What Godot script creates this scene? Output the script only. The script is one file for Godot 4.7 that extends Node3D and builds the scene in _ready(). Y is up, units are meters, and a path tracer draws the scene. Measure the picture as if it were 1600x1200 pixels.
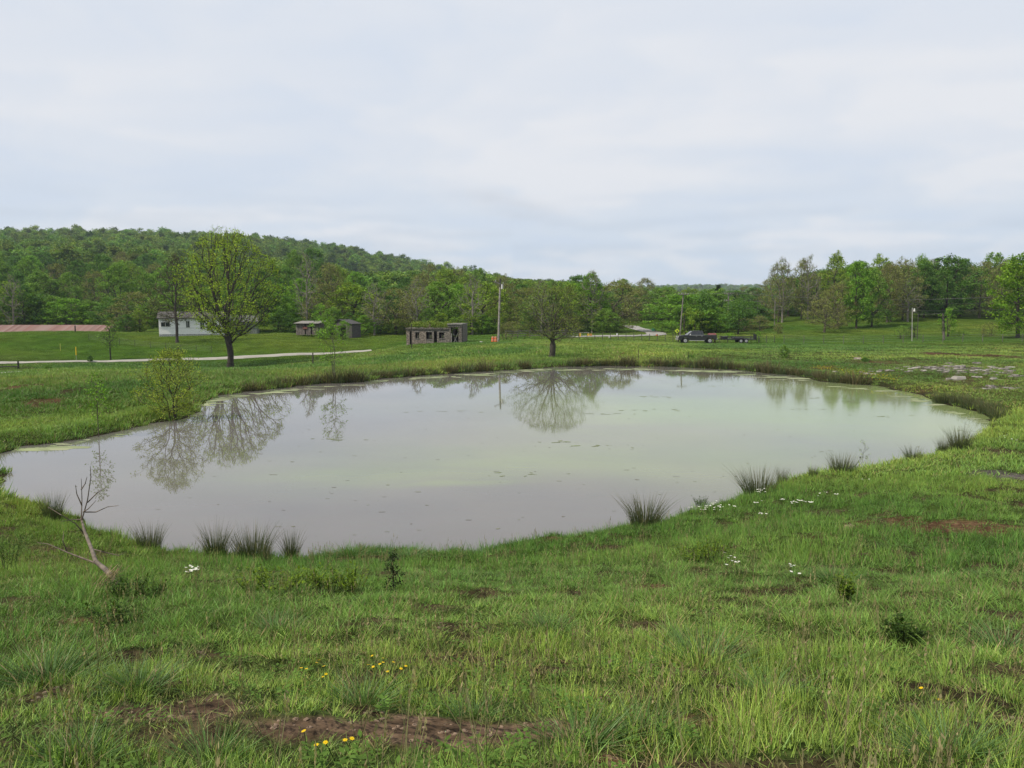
extends Node3D
# A farm pond in spring: pasture bank in front, hedgerow trees, old buildings and a wooded ridge behind.
# Metres; the water lies at y = 0; the camera stands on the near bank and looks along -Z.

const F := 1256.0            # focal length of the photograph in its own pixels (1600 x 1200)
const CAM_H := 5.7
const SOIL_RED := Color(0.165, 0.098, 0.058)
const SOIL_MUD := Color(0.165, 0.115, 0.078)
const SOIL_DARK := Color(0.105, 0.078, 0.048)

var pitch := atan(120.0 / F)
var rng := RandomNumberGenerator.new()
var names := {}
var M := {}
# terrain tables
var T_N := 97
var T_M := 120
var T_T0 := -1.1
var T_T1 := 1.1
var T_L0 := log(1.0)
var T_L1 := log(4200.0)
var tgrid := PackedFloat32Array()
var pond := PackedVector2Array()
var S_X0 := -52.0
var S_Z0 := -100.0
var S_STEP := 0.5
var S_NX := 200
var S_NZ := 190
var sgrid := PackedFloat32Array()
var n_big := FastNoiseLite.new()
var n_mid := FastNoiseLite.new()
var n_small := FastNoiseLite.new()
var patches := []            # bare soil: centre, half sizes, kind


# ---------------------------------------------------------------- mesh collector
class MB:
	var v := PackedVector3Array()
	var n := PackedVector3Array()
	var c := PackedColorArray()
	var uv := PackedVector2Array()
	var i := PackedInt32Array()

	func tri(a: Vector3, b: Vector3, d: Vector3, col: Color) -> void:
		var k := v.size()
		v.append(a); v.append(b); v.append(d)
		var nn := (d - a).cross(b - a).normalized()
		n.append(nn); n.append(nn); n.append(nn)
		c.append(col); c.append(col); c.append(col)
		i.append(k); i.append(k + 1); i.append(k + 2)

	func quad(a: Vector3, b: Vector3, d: Vector3, e: Vector3, col: Color) -> void:
		var k := v.size()
		v.append(a); v.append(b); v.append(d); v.append(e)
		var nn := (d - a).cross(b - a).normalized()
		for q in 4:
			n.append(nn)
			c.append(col)
		i.append(k); i.append(k + 1); i.append(k + 2); i.append(k); i.append(k + 2); i.append(k + 3)

	func leaf(p: Vector3, a: Vector3, b: Vector3, col: Color) -> void:
		var k := v.size()
		v.append(p - a); v.append(p + b); v.append(p + a); v.append(p - b)
		var nn := a.cross(b).normalized()
		for q in 4:
			n.append(nn)
			c.append(col)
		i.append(k); i.append(k + 1); i.append(k + 2); i.append(k); i.append(k + 2); i.append(k + 3)

	func box(p: Vector3, s: Vector3, col: Color, b := Basis()) -> void:
		var x := b.x * s.x * 0.5
		var y := b.y * s.y * 0.5
		var z := b.z * s.z * 0.5
		quad(p - x + y + z, p + x + y + z, p + x - y + z, p - x - y + z, col)
		quad(p + x + y - z, p - x + y - z, p - x - y - z, p + x - y - z, col)
		quad(p - x + y - z, p + x + y - z, p + x + y + z, p - x + y + z, col)
		quad(p - x - y + z, p + x - y + z, p + x - y - z, p - x - y - z, col)
		quad(p + x + y + z, p + x + y - z, p + x - y - z, p + x - y + z, col)
		quad(p - x + y - z, p - x + y + z, p - x - y + z, p - x - y - z, col)

	func rod(a: Vector3, b: Vector3, ra: float, rb: float, sides: int, col: Color, cap := false) -> void:
		var d := b - a
		if d.length_squared() < 1e-9:
			return
		d = d.normalized()
		var x := d.cross(Vector3.UP if absf(d.y) < 0.9 else Vector3.RIGHT).normalized()
		var y := d.cross(x)
		var k := v.size()
		for s in sides:
			var an := TAU * s / sides
			var o := x * cos(an) + y * sin(an)
			v.append(a + o * ra); v.append(b + o * rb)
			n.append(o); n.append(o)
			c.append(col); c.append(col)
		for s in sides:
			var p := k + s * 2
			var q := k + ((s + 1) % sides) * 2
			i.append(p); i.append(p + 1); i.append(q)
			i.append(q); i.append(p + 1); i.append(q + 1)
		if cap:
			for s in range(1, sides - 1):
				tri(b + (x * cos(0.0) + y * sin(0.0)) * rb, b + (x * cos(TAU * (s + 1) / sides) + y * sin(TAU * (s + 1) / sides)) * rb, b + (x * cos(TAU * s / sides) + y * sin(TAU * s / sides)) * rb, col)
				tri(a + (x * cos(0.0) + y * sin(0.0)) * ra, a + (x * cos(TAU * s / sides) + y * sin(TAU * s / sides)) * ra, a + (x * cos(TAU * (s + 1) / sides) + y * sin(TAU * (s + 1) / sides)) * ra, col)

	func path(pts: Array, rad: Array, sides: int, col: Color) -> void:
		for k in pts.size() - 1:
			rod(pts[k], pts[k + 1], rad[k], rad[k + 1], sides, col)

	# a blade: a tapering strip that bends over
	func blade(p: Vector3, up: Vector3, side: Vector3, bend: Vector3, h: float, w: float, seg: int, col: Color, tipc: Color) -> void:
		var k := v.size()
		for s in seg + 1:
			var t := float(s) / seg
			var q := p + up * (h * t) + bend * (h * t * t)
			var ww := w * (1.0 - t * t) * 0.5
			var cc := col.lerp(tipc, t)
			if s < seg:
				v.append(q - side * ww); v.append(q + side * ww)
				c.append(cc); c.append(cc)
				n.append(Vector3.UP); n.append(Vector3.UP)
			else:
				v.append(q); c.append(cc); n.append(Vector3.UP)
		for s in seg:
			var a := k + s * 2
			if s < seg - 1:
				i.append(a); i.append(a + 2); i.append(a + 1)
				i.append(a + 1); i.append(a + 2); i.append(a + 3)
			else:
				i.append(a); i.append(a + 2); i.append(a + 1)

	# extrude an outline in the XY plane along Z
	func prism(o: PackedVector2Array, z0: float, z1: float, col: Color, inset := 0.0, y_in := 0.0) -> void:
		var t := Geometry2D.triangulate_polygon(o)
		for k in range(0, t.size(), 3):
			tri(Vector3(o[t[k]].x, o[t[k]].y, z1), Vector3(o[t[k + 1]].x, o[t[k + 1]].y, z1), Vector3(o[t[k + 2]].x, o[t[k + 2]].y, z1), col)
			tri(Vector3(o[t[k]].x, o[t[k]].y, z0), Vector3(o[t[k + 2]].x, o[t[k + 2]].y, z0), Vector3(o[t[k + 1]].x, o[t[k + 1]].y, z0), col)
		for k in o.size():
			var a := o[k]
			var b := o[(k + 1) % o.size()]
			quad(Vector3(a.x, a.y, z0), Vector3(b.x, b.y, z0), Vector3(b.x, b.y, z1), Vector3(a.x, a.y, z1), col)

	func mesh(flat := false) -> ArrayMesh:
		var arr := []
		arr.resize(Mesh.ARRAY_MAX)
		arr[Mesh.ARRAY_VERTEX] = v
		if not flat:
			arr[Mesh.ARRAY_NORMAL] = n
		arr[Mesh.ARRAY_COLOR] = c
		if uv.size() == v.size():
			arr[Mesh.ARRAY_TEX_UV] = uv
		arr[Mesh.ARRAY_INDEX] = i
		var m := ArrayMesh.new()
		m.add_surface_from_arrays(Mesh.PRIMITIVE_TRIANGLES, arr)
		return m


# ---------------------------------------------------------------- naming and tagging
func numbered(called: String) -> String:
	if not names.has(called):
		names[called] = 0
		return called
	names[called] += 1
	return "%s_%03d" % [called, names[called]]

func tag(o: Node, label: String, category: String, group := "", kind := "") -> void:
	if label: o.set_meta("label", label)
	if category: o.set_meta("category", category)
	if group: o.set_meta("group", group)
	if kind: o.set_meta("kind", kind)

func thing(called: String, label: String, category: String, at: Vector3, turn := 0.0, group := "") -> Node3D:
	var o := Node3D.new()
	o.name = numbered(called)
	add_child(o)
	o.position = at
	o.rotation.y = turn
	tag(o, label, category, group)
	return o

func part(called: String, mb: MB, mat: Material, parent: Node, flat := false) -> MeshInstance3D:
	var o := MeshInstance3D.new()
	o.mesh = mb.mesh(flat)
	o.material_override = mat
	o.name = called if parent != self else numbered(called)
	parent.add_child(o, true)
	return o

func part_mesh(called: String, mesh: Mesh, mat: Material, parent: Node) -> MeshInstance3D:
	var o := MeshInstance3D.new()
	o.mesh = mesh
	o.material_override = mat
	o.name = called if parent != self else numbered(called)
	parent.add_child(o, true)
	return o

func bx(called: String, p: Vector3, s: Vector3, mat: Material, parent: Node, col := Color.WHITE, b := Basis()) -> MeshInstance3D:
	var m := MB.new()
	m.box(p, s, col, b)
	return part(called, m, mat, parent)

func rodpart(called: String, a: Vector3, b: Vector3, ra: float, rb: float, mat: Material, parent: Node, col := Color.WHITE, sides := 8) -> MeshInstance3D:
	var m := MB.new()
	m.rod(a, b, ra, rb, sides, col, true)
	return part(called, m, mat, parent)

func copy(o: Node3D, at: Vector3, turn: float, sc: Vector3, label := "", called := "") -> Node3D:
	var base: String = called if called else String(o.name).trim_suffix("_" + String(o.name).get_slice("_", String(o.name).get_slice_count("_") - 1)) if String(o.name).get_slice("_", String(o.name).get_slice_count("_") - 1).is_valid_int() else String(o.name)
	var r: Node3D = o.duplicate()
	r.name = numbered(base)
	add_child(r)
	r.position = at
	r.rotation = Vector3(0, turn, 0)
	r.scale = sc
	if label: r.set_meta("label", label)
	return r

func nth(k: int) -> String:
	var w := ["first", "second", "third", "fourth", "fifth", "sixth", "seventh", "eighth", "ninth", "tenth", "eleventh", "twelfth", "thirteenth", "fourteenth", "fifteenth", "sixteenth", "seventeenth", "eighteenth", "nineteenth", "twentieth"]
	if k < w.size(): return w[k]
	return "%d%s" % [k + 1, ["th", "st", "nd", "rd", "th", "th", "th", "th", "th", "th"][(k + 1) % 10] if (k + 1) / 10 % 10 != 1 else "th"]


# ---------------------------------------------------------------- where things stand
func ray(px: float, py: float) -> Vector3:
	var fw := Vector3(0, -sin(pitch), -cos(pitch))
	var up := Vector3(0, cos(pitch), -sin(pitch))
	return (fw + up * ((600.0 - py) / F) + Vector3.RIGHT * ((px - 800.0) / F))

func P(px: float, py: float, d: float) -> Vector3:          # the point at that distance in front of the camera's stand
	var r := ray(px, py)
	return Vector3(0, CAM_H, 0) + r * (d / -r.z)

func W(px: float, py: float) -> Vector3:                    # a place on the water
	var r := ray(px, py)
	return Vector3(0, CAM_H, 0) + r * (CAM_H / -r.y)

func G(px: float, d: float) -> Vector3:                     # a place on the ground that far out
	var h := 0.0
	var x := 0.0
	for k in 3:
		x = (px - 800.0) / F * (d * cos(pitch) + (CAM_H - h) * sin(pitch))
		h = H(x, -d)
	return Vector3(x, h, -d)

func dry(px: float, py: float) -> Vector3:                  # the first dry ground at or below that row
	var p := hit(px, py)
	for k in 20:
		if shore(p.x, p.z) > 0.1: break
		py += 1.5
		p = hit(px, py)
	return p

func mpp(d: float) -> float:                                # metres that one photograph pixel spans there
	return (d * cos(pitch) + 5.0 * sin(pitch)) / F

func hit(px: float, py: float) -> Vector3:                  # where the sight line meets the ground
	var r := ray(px, py)
	r /= -r.z
	var o := Vector3(0, CAM_H, 0)
	var d := 1.6
	var last := d
	while d < 600.0:
		var p := o + r * d
		if p.y < H(p.x, p.z):
			break
		last = d
		d *= 1.02
	for k in 12:
		var m := (last + d) * 0.5
		var p := o + r * m
		if p.y < H(p.x, p.z): d = m
		else: last = m
	var q := o + r * d
	return Vector3(q.x, H(q.x, q.z), q.z)


# ---------------------------------------------------------------- terrain
func tps(a: Vector2, b: Vector2) -> float:
	var r := a.distance_squared_to(b)
	return 0.0 if r < 1e-12 else r * log(r) * 0.5

func terrain_tables() -> void:
	# places surveyed in the photograph: column, row, distance -> height
	var seen := [
		[-100, 1200, 3.0], [400, 1200, 3.0], [800, 1200, 3.0], [1200, 1200, 3.0], [1700, 1200, 3.0],
		[0, 1100, 4.3], [800, 1100, 4.3], [1600, 1100, 4.3], [0, 1000, 6.5], [500, 1000, 6.4], [800, 1000, 6.4], [1200, 1000, 6.4], [1600, 1000, 6.6],
		[0, 930, 10.0], [500, 925, 9.8], [800, 925, 9.6], [1200, 925, 9.6], [1600, 920, 9.6], [800, 880, 14.0], [400, 885, 14.0], [1200, 850, 15.0], [1600, 830, 15.0],
		[0, 860, 16.5], [-60, 740, 27.0], [-60, 700, 33.5], [-150, 720, 30.0], [-40, 800, 20.5], [1400, 800, 19.0], [1600, 760, 21.0], [1600, 700, 30.0], [1300, 765, 23.0],
		[0, 622, 45], [-120, 640, 42], [200, 608, 50], [0, 592, 70], [200, 582, 85], [360, 597, 57], [360, 584, 82], [360, 576, 112], [250, 574, 104],
		[522, 586, 66], [522, 569, 95], [650, 560, 95], [700, 574, 76], [863, 558, 90], [778, 533, 125], [900, 540, 112], [1000, 530, 130], [1090, 536, 124], [1200, 545, 104],
		[1300, 542, 112], [1450, 545, 105], [1400, 582, 64], [1500, 574, 66], [1500, 556, 84], [1600, 562, 75], [1600, 530, 125], [1440, 530, 130], [1600, 640, 40], [1580, 600, 52], [1750, 600, 52],
		[1440, 491, 190], [1250, 500, 190], [1350, 510, 165], [1200, 510, 175], [1290, 520, 150], [1600, 500, 185],
		[640, 537, 125], [580, 549.5, 127], [450, 554.5, 124], [350, 560, 121], [200, 563.5, 118], [0, 567, 112], [-150, 569, 109],
		[450, 530, 141], [300, 545, 131], [300, 523, 148], [100, 516, 147], [100, 540, 131], [-50, 517, 147], [545, 527, 150], [600, 532, 145],
	]
	var known := [ # column, distance, height
		[0, 1.3, 4.12], [800, 1.3, 4.12], [1600, 1.3, 4.12], [80, 168, -1.2], [0, 200, 1.5], [300, 200, 1.5], [600, 185, 0.8], [900, 185, 1.2], [1080, 185, 0.6],
		[0, 300, 9], [0, 420, 21], [300, 300, 7], [300, 420, 17], [500, 400, 9], [700, 400, 5], [900, 400, 5], [1100, 400, 1.5], [1300, 300, 6.5], [1600, 300, 8], [1600, 500, 10], [1300, 500, 8],
		[0, 950, 76], [200, 950, 77], [400, 950, 72.5], [500, 950, 66], [600, 950, 53], [700, 950, 36], [800, 950, 22], [900, 950, 13], [1100, 950, 6], [1600, 950, 12],
		[0, 650, 46], [300, 650, 43], [500, 650, 32], [600, 650, 22], [700, 650, 11], [900, 650, 7],
		[1050, 2500, 50], [1190, 2500, 48], [1400, 2500, 50], [900, 2500, 40], [0, 1500, 88], [600, 1500, 50], [0, 2500, 60], [1100, 1500, 10], [1600, 1500, 14], [500, 2500, 45],
		[0, 4200, 50], [800, 4200, 40], [1600, 4200, 40],
	]
	var at := PackedVector2Array()
	var hh := PackedFloat32Array()
	for s in seen:
		var p := P(s[0], s[1], s[2])
		at.append(Vector2(atan2(p.x, -p.z), log(Vector2(p.x, p.z).length())))
		hh.append(p.y)
	for s in known:
		var th := atan((s[0] - 800.0) / F)
		at.append(Vector2(th, log(s[1] / cos(th))))
		hh.append(s[2])
	# the water's edge
	for k in range(0, pond.size(), 3):
		var q := pond[k]
		at.append(Vector2(atan2(q.x, -q.y), log(q.length())))
		hh.append(0.05)
	var nn := at.size()
	var size := nn + 3
	var A := []
	for r in size:
		var row := PackedFloat64Array()
		row.resize(size + 1)
		A.append(row)
	for r in nn:
		for s in nn:
			A[r][s] = tps(at[r], at[s]) + (0.0004 if r == s else 0.0)
		A[r][nn] = 1.0; A[r][nn + 1] = at[r].x; A[r][nn + 2] = at[r].y
		A[nn][r] = 1.0; A[nn + 1][r] = at[r].x; A[nn + 2][r] = at[r].y
		A[r][size] = hh[r]
	for col in size:
		var best := col
		for r in range(col + 1, size):
			if absf(A[r][col]) > absf(A[best][col]): best = r
		var sw = A[col]; A[col] = A[best]; A[best] = sw
		var pr: PackedFloat64Array = A[col]
		for r in range(col + 1, size):
			var rr: PackedFloat64Array = A[r]
			var f := rr[col] / pr[col]
			if f != 0.0:
				for s in range(col, size + 1):
					rr[s] -= f * pr[s]
				A[r] = rr
	var w := PackedFloat64Array()
	w.resize(size)
	for r in range(size - 1, -1, -1):
		var sum: float = A[r][size]
		for s in range(r + 1, size):
			sum -= A[r][s] * w[s]
		w[r] = sum / A[r][r]
	tgrid.resize(T_N * T_M)
	for b in T_M:
		var l := T_L0 + (T_L1 - T_L0) * b / (T_M - 1)
		for a in T_N:
			var th := T_T0 + (T_T1 - T_T0) * a / (T_N - 1)
			var sum := w[nn] + w[nn + 1] * th + w[nn + 2] * l
			for k in nn:
				var dx := th - at[k].x
				var dy := l - at[k].y
				var r := dx * dx + dy * dy
				if r > 1e-12:
					sum += w[k] * r * log(r) * 0.5
			tgrid[b * T_N + a] = sum

func pond_tables() -> void:
	sgrid.resize(S_NX * S_NZ)
	var cnt := pond.size()
	for b in S_NZ:
		for a in S_NX:
			var p := Vector2(S_X0 + a * S_STEP, S_Z0 + b * S_STEP)
			var best := 1e9
			var inside := false
			for k in cnt:
				var u := pond[k]
				var q := pond[(k + 1) % cnt]
				var e := q - u
				var t := clampf((p - u).dot(e) / e.length_squared(), 0.0, 1.0)
				best = minf(best, p.distance_squared_to(u + e * t))
				if (u.y > p.y) != (q.y > p.y) and p.x < (q.x - u.x) * (p.y - u.y) / (q.y - u.y) + u.x:
					inside = not inside
			sgrid[b * S_NX + a] = sqrt(best) * (-1.0 if inside else 1.0)

func shore(x: float, z: float) -> float:                    # metres from the water's edge, negative in the pond
	var a := (x - S_X0) / S_STEP
	var b := (z - S_Z0) / S_STEP
	if a < 0.0 or b < 0.0 or a >= S_NX - 1.001 or b >= S_NZ - 1.001:
		return 30.0
	var ia := int(a)
	var ib := int(b)
	var fa := a - ia
	var fb := b - ib
	var k := ib * S_NX + ia
	var s := lerpf(lerpf(sgrid[k], sgrid[k + 1], fa), lerpf(sgrid[k + S_NX], sgrid[k + S_NX + 1], fa), fb)
	if absf(s) < 3.0: s += n_small.get_noise_2d(x * 0.8 + 90.0, z * 0.8) * 0.5 + n_mid.get_noise_2d(x * 2.0, z * 2.0 + 60.0) * 0.45
	return s

func H0(x: float, z: float) -> float:
	var r := maxf(sqrt(x * x + z * z), 1.0)
	var th := atan2(x, -z)
	var b := clampf((log(r) - T_L0) / (T_L1 - T_L0) * (T_M - 1), 0.0, T_M - 1.001)
	var a := clampf((th - T_T0) / (T_T1 - T_T0) * (T_N - 1), 0.0, T_N - 1.001)
	var ia := int(a)
	var ib := int(b)
	var fa := a - ia
	var fb := b - ib
	var k := ib * T_N + ia
	var h := lerpf(lerpf(tgrid[k], tgrid[k + 1], fa), lerpf(tgrid[k + T_N], tgrid[k + T_N + 1], fa), fb)
	var back := smoothstep(1.1, 2.2, absf(th))
	return lerpf(h, 4.2, back) if back > 0.0 else h

func H(x: float, z: float) -> float:
	var h := H0(x, z)
	var r := sqrt(x * x + z * z)
	var s := shore(x, z)
	if r < 220.0:
		var far := 1.0 - smoothstep(150.0, 220.0, r)
		h += n_mid.get_noise_2d(x, z) * 0.16 * far * smoothstep(3.0, 14.0, r)
		if r < 60.0:
			h += n_small.get_noise_2d(x, z) * 0.07 * (1.0 - smoothstep(30.0, 60.0, r))
	if s < 16.0:
		if s < 0.0:
			return maxf(-0.9, 0.35 * s)
		var up := minf(0.26 * s, 0.45) + n_small.get_noise_2d(x, z) * 0.03 * minf(s, 1.0)
		var hh := lerpf(maxf(h, 0.14), h, smoothstep(9.0, 16.0, s))
		h = lerpf(up, hh, smoothstep(0.5, 4.5, s))
	return h

func bare(x: float, z: float) -> Vector2:                   # how bare the ground is, and of which kind
	var best := 0.0
	var kind := 0.0
	var wob := n_small.get_noise_2d(x * 1.7 + 31.0, z * 1.7) * 0.45 + n_mid.get_noise_2d(x * 3.0, z * 3.0) * 0.25
	for p in patches:
		var dx: float = (x - p[0]) / p[2]
		if absf(dx) > 1.6: continue
		var dz: float = (z - p[1]) / p[3]
		if absf(dz) > 1.6: continue
		var q := 1.0 - smoothstep(0.55, 1.1, sqrt(dx * dx + dz * dz) + wob)
		q *= p[5]
		if q > best:
			best = q
			kind = p[4]
	if z > -30.0:
		var gap := smoothstep(0.26, 0.42, n_mid.get_noise_2d(x * 7.0 + 200.0, z * 9.0) + 0.4 * n_small.get_noise_2d(x * 2.0, z * 2.0)) * 0.72
		if gap > best:
			best = gap
			kind = 2.0
	return Vector2(best, kind)

func add_patch(px: float, py: float, rx: float, ry: float, kind: int, amount := 1.0) -> void:
	var c := hit(px, py)
	var near := hit(px, py + ry)
	var far := hit(px, py - ry)
	patches.append([c.x, (near.z + far.z) * 0.5, rx * mpp(-c.z), maxf(absf(near.z - far.z) * 0.5, 0.08), kind, amount])


# ---------------------------------------------------------------- materials
func mat(called: String, col: Color, rough := 0.9, vertex := false) -> StandardMaterial3D:
	var m := StandardMaterial3D.new()
	m.resource_name = called
	m.albedo_color = col if vertex else col.linear_to_srgb()
	m.roughness = rough
	m.vertex_color_use_as_albedo = vertex
	M[called] = m
	return m

func grain(lo: float, hi: float, freq: float, seed_: int, size := 512, oct := 4) -> NoiseTexture2D:
	var t := NoiseTexture2D.new()
	var n := FastNoiseLite.new()
	n.noise_type = FastNoiseLite.TYPE_SIMPLEX_SMOOTH
	n.seed = seed_
	n.frequency = freq
	n.fractal_octaves = oct
	t.noise = n
	t.width = size
	t.height = size
	t.seamless = true
	var g := Gradient.new()
	g.set_color(0, Color(lo, lo, lo))
	g.set_color(1, Color(hi, hi, hi))
	t.color_ramp = g
	return t

func make_materials() -> void:
	var m: StandardMaterial3D
	m = mat("leaf", Color.WHITE, 0.55, true)
	m.metallic_specular = 0.15
	m.backlight_enabled = true
	m.backlight = Color(0.75, 0.8, 0.35)
	m.cull_mode = BaseMaterial3D.CULL_DISABLED
	m = mat("grass", Color.WHITE, 0.42, true)
	m.metallic_specular = 0.28
	m.backlight_enabled = true
	m.backlight = Color(0.6, 0.65, 0.3)
	m.cull_mode = BaseMaterial3D.CULL_DISABLED
	m = mat("bark", Color.WHITE, 0.95, true)
	m.albedo_texture = grain(0.55, 1.0, 0.03, 5, 256)
	m.uv1_triplanar = true
	m.uv1_scale = Vector3(1.2, 0.35, 1.2)
	m = mat("ground", Color.WHITE, 1.0, true)
	m.metallic_specular = 0.08
	m.albedo_texture = grain(0.62, 1.0, 0.02, 11, 1024, 5)
	m.detail_enabled = true
	m.detail_albedo = grain(0.72, 1.0, 0.012, 17, 512, 4)
	m.detail_blend_mode = BaseMaterial3D.BLEND_MODE_MUL
	m.detail_uv_layer = BaseMaterial3D.DETAIL_UV_2
	m.heightmap_enabled = true
	m.heightmap_texture = grain(0.0, 1.0, 0.035, 23, 1024, 5)
	m.heightmap_scale = 7.0
	mat("plain", Color.WHITE, 0.85, true)
	mat("satin", Color.WHITE, 0.5, true)
	m = mat("paint", Color.WHITE, 0.35, true)
	m.clearcoat_enabled = true
	m.clearcoat = 0.6
	m.clearcoat_roughness = 0.1
	m = mat("metal", Color.WHITE, 0.45, true)
	m.metallic = 0.7
	m = mat("weathered", Color.WHITE, 0.95, true)
	m.albedo_texture = grain(0.5, 1.0, 0.02, 41, 512, 5)
	m.uv1_triplanar = true
	m.uv1_scale = Vector3(0.5, 0.25, 0.5)
	m = mat("masonry", Color.WHITE, 0.95, true)
	m.albedo_texture = grain(0.45, 1.0, 0.015, 43, 512, 5)
	m.uv1_triplanar = true
	m.uv1_scale = Vector3(0.4, 0.4, 0.4)
	m = mat("rock", Color.WHITE, 0.9, true)
	m.albedo_texture = grain(0.6, 1.0, 0.03, 47, 256, 5)
	m.uv1_triplanar = true
	m.uv1_scale = Vector3(1.5, 1.5, 1.5)
	m = mat("glass", Color(0.02, 0.025, 0.03), 0.08)
	mat("rubber", Color(0.02, 0.02, 0.02), 0.9)
	mat("road", Color.WHITE, 0.95, true)


# ---------------------------------------------------------------- sky
func make_sky() -> PanoramaSkyMaterial:
	var w := 1536
	var h := 768
	var im := Image.create(w, h, false, Image.FORMAT_RGBF)
	var a := FastNoiseLite.new()
	a.seed = 3
	a.frequency = 0.55
	a.fractal_octaves = 5
	var b := FastNoiseLite.new()
	b.seed = 9
	b.frequency = 1.7
	b.fractal_octaves = 5
	var low := Color(0.63, 0.72, 0.83)
	var mid := Color(0.735, 0.78, 0.855)
	var high := Color(0.74, 0.785, 0.875)
	for j in h:
		var el := PI * 0.5 - PI * (j + 0.5) / h
		var s := sin(el)
		if s < -0.02:
			im.fill_rect(Rect2i(0, j, w, h - j), Color(0.22, 0.27, 0.20))
			break
		s = maxf(s, 0.0)
		var base := low.lerp(mid, smoothstep(0.0, 0.22, s)).lerp(high, smoothstep(0.25, 0.8, s))
		var co := cos(el)
		for i in w:
			var az := TAU * (i + 0.5) / w
			var dx := sin(az) * co
			var dz := -cos(az) * co
			var k := 1.0 / (s + 0.12)
			var n := a.get_noise_2d(dx * k * 1.1 + 4.0, dz * k * 1.2)
			var n2 := b.get_noise_2d(dx * k + n, dz * k * 1.2)
			var veil := clampf(n * 0.9 + n2 * 0.35, -1.0, 1.0)
			var c := base
			c = c.lerp(Color(0.825, 0.838, 0.872), smoothstep(-0.1, 0.5, veil) * 0.75)
			c = c.lerp(Color(0.61, 0.705, 0.85), smoothstep(0.0, 0.55, -veil) * 0.4)
			# low banks of grey stratus near the skyline
			var bank := exp(-pow((s - 0.085) / 0.04, 2.0)) * smoothstep(0.0, 0.5, b.get_noise_2d(az * 2.4 + 50.0, s * 26.0) + 0.12)
			c = c.lerp(Color(0.57, 0.645, 0.745), bank * 0.4)
			var lit := exp(-pow((s - 0.055) / 0.03, 2.0)) * smoothstep(0.05, 0.5, a.get_noise_2d(az * 9.0 + 8.0, s * 40.0))
			c = c.lerp(Color(0.80, 0.82, 0.855), lit * 0.8)
			# one small grey cloud above the valley
			var cx := (az if az < PI else az - TAU) - 0.002
			var puff := exp(-pow(cx / 0.055, 2.0) - pow((s - 0.122 + cx * 0.22) / 0.012, 2.0)) * (0.7 + n2)
			c = c.lerp(Color(0.56, 0.61, 0.69), clampf(puff * 0.65, 0.0, 1.0))
			im.set_pixel(i, j, c)
	var m := PanoramaSkyMaterial.new()
	m.panorama = ImageTexture.create_from_image(im)
	return m


# ---------------------------------------------------------------- trees
func rnd_dir(r: RandomNumberGenerator) -> Vector3:
	var y := r.randf_range(-1, 1)
	var a := r.randf() * TAU
	var q := sqrt(1.0 - y * y)
	return Vector3(cos(a) * q, y, sin(a) * q)

func leaf_cluster(lb: MB, r: RandomNumberGenerator, p: Vector3, cr: float, nl: int, ls: float, pal: Array, flat := 0.75) -> void:
	var base: Color = pal[r.randi() % pal.size()]
	var tone := r.randf_range(0.78, 1.22)
	for k in nl:
		var q := p + rnd_dir(r) * cr * pow(r.randf(), 0.5) * Vector3(1, flat, 1)
		var d := rnd_dir(r)
		d.y = absf(d.y) * 0.8 + 0.25
		d = d.normalized()
		var a := d.cross(rnd_dir(r)).normalized()
		var b := d.cross(a)
		var l := ls * r.randf_range(0.6, 1.25)
		var v := tone * r.randf_range(0.75, 1.25)
		var c := Color(base.r * v * r.randf_range(0.88, 1.12), base.g * v, base.b * v * r.randf_range(0.85, 1.15))
		lb.leaf(q, a * l * 0.5, b * l * 0.3, c)

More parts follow.
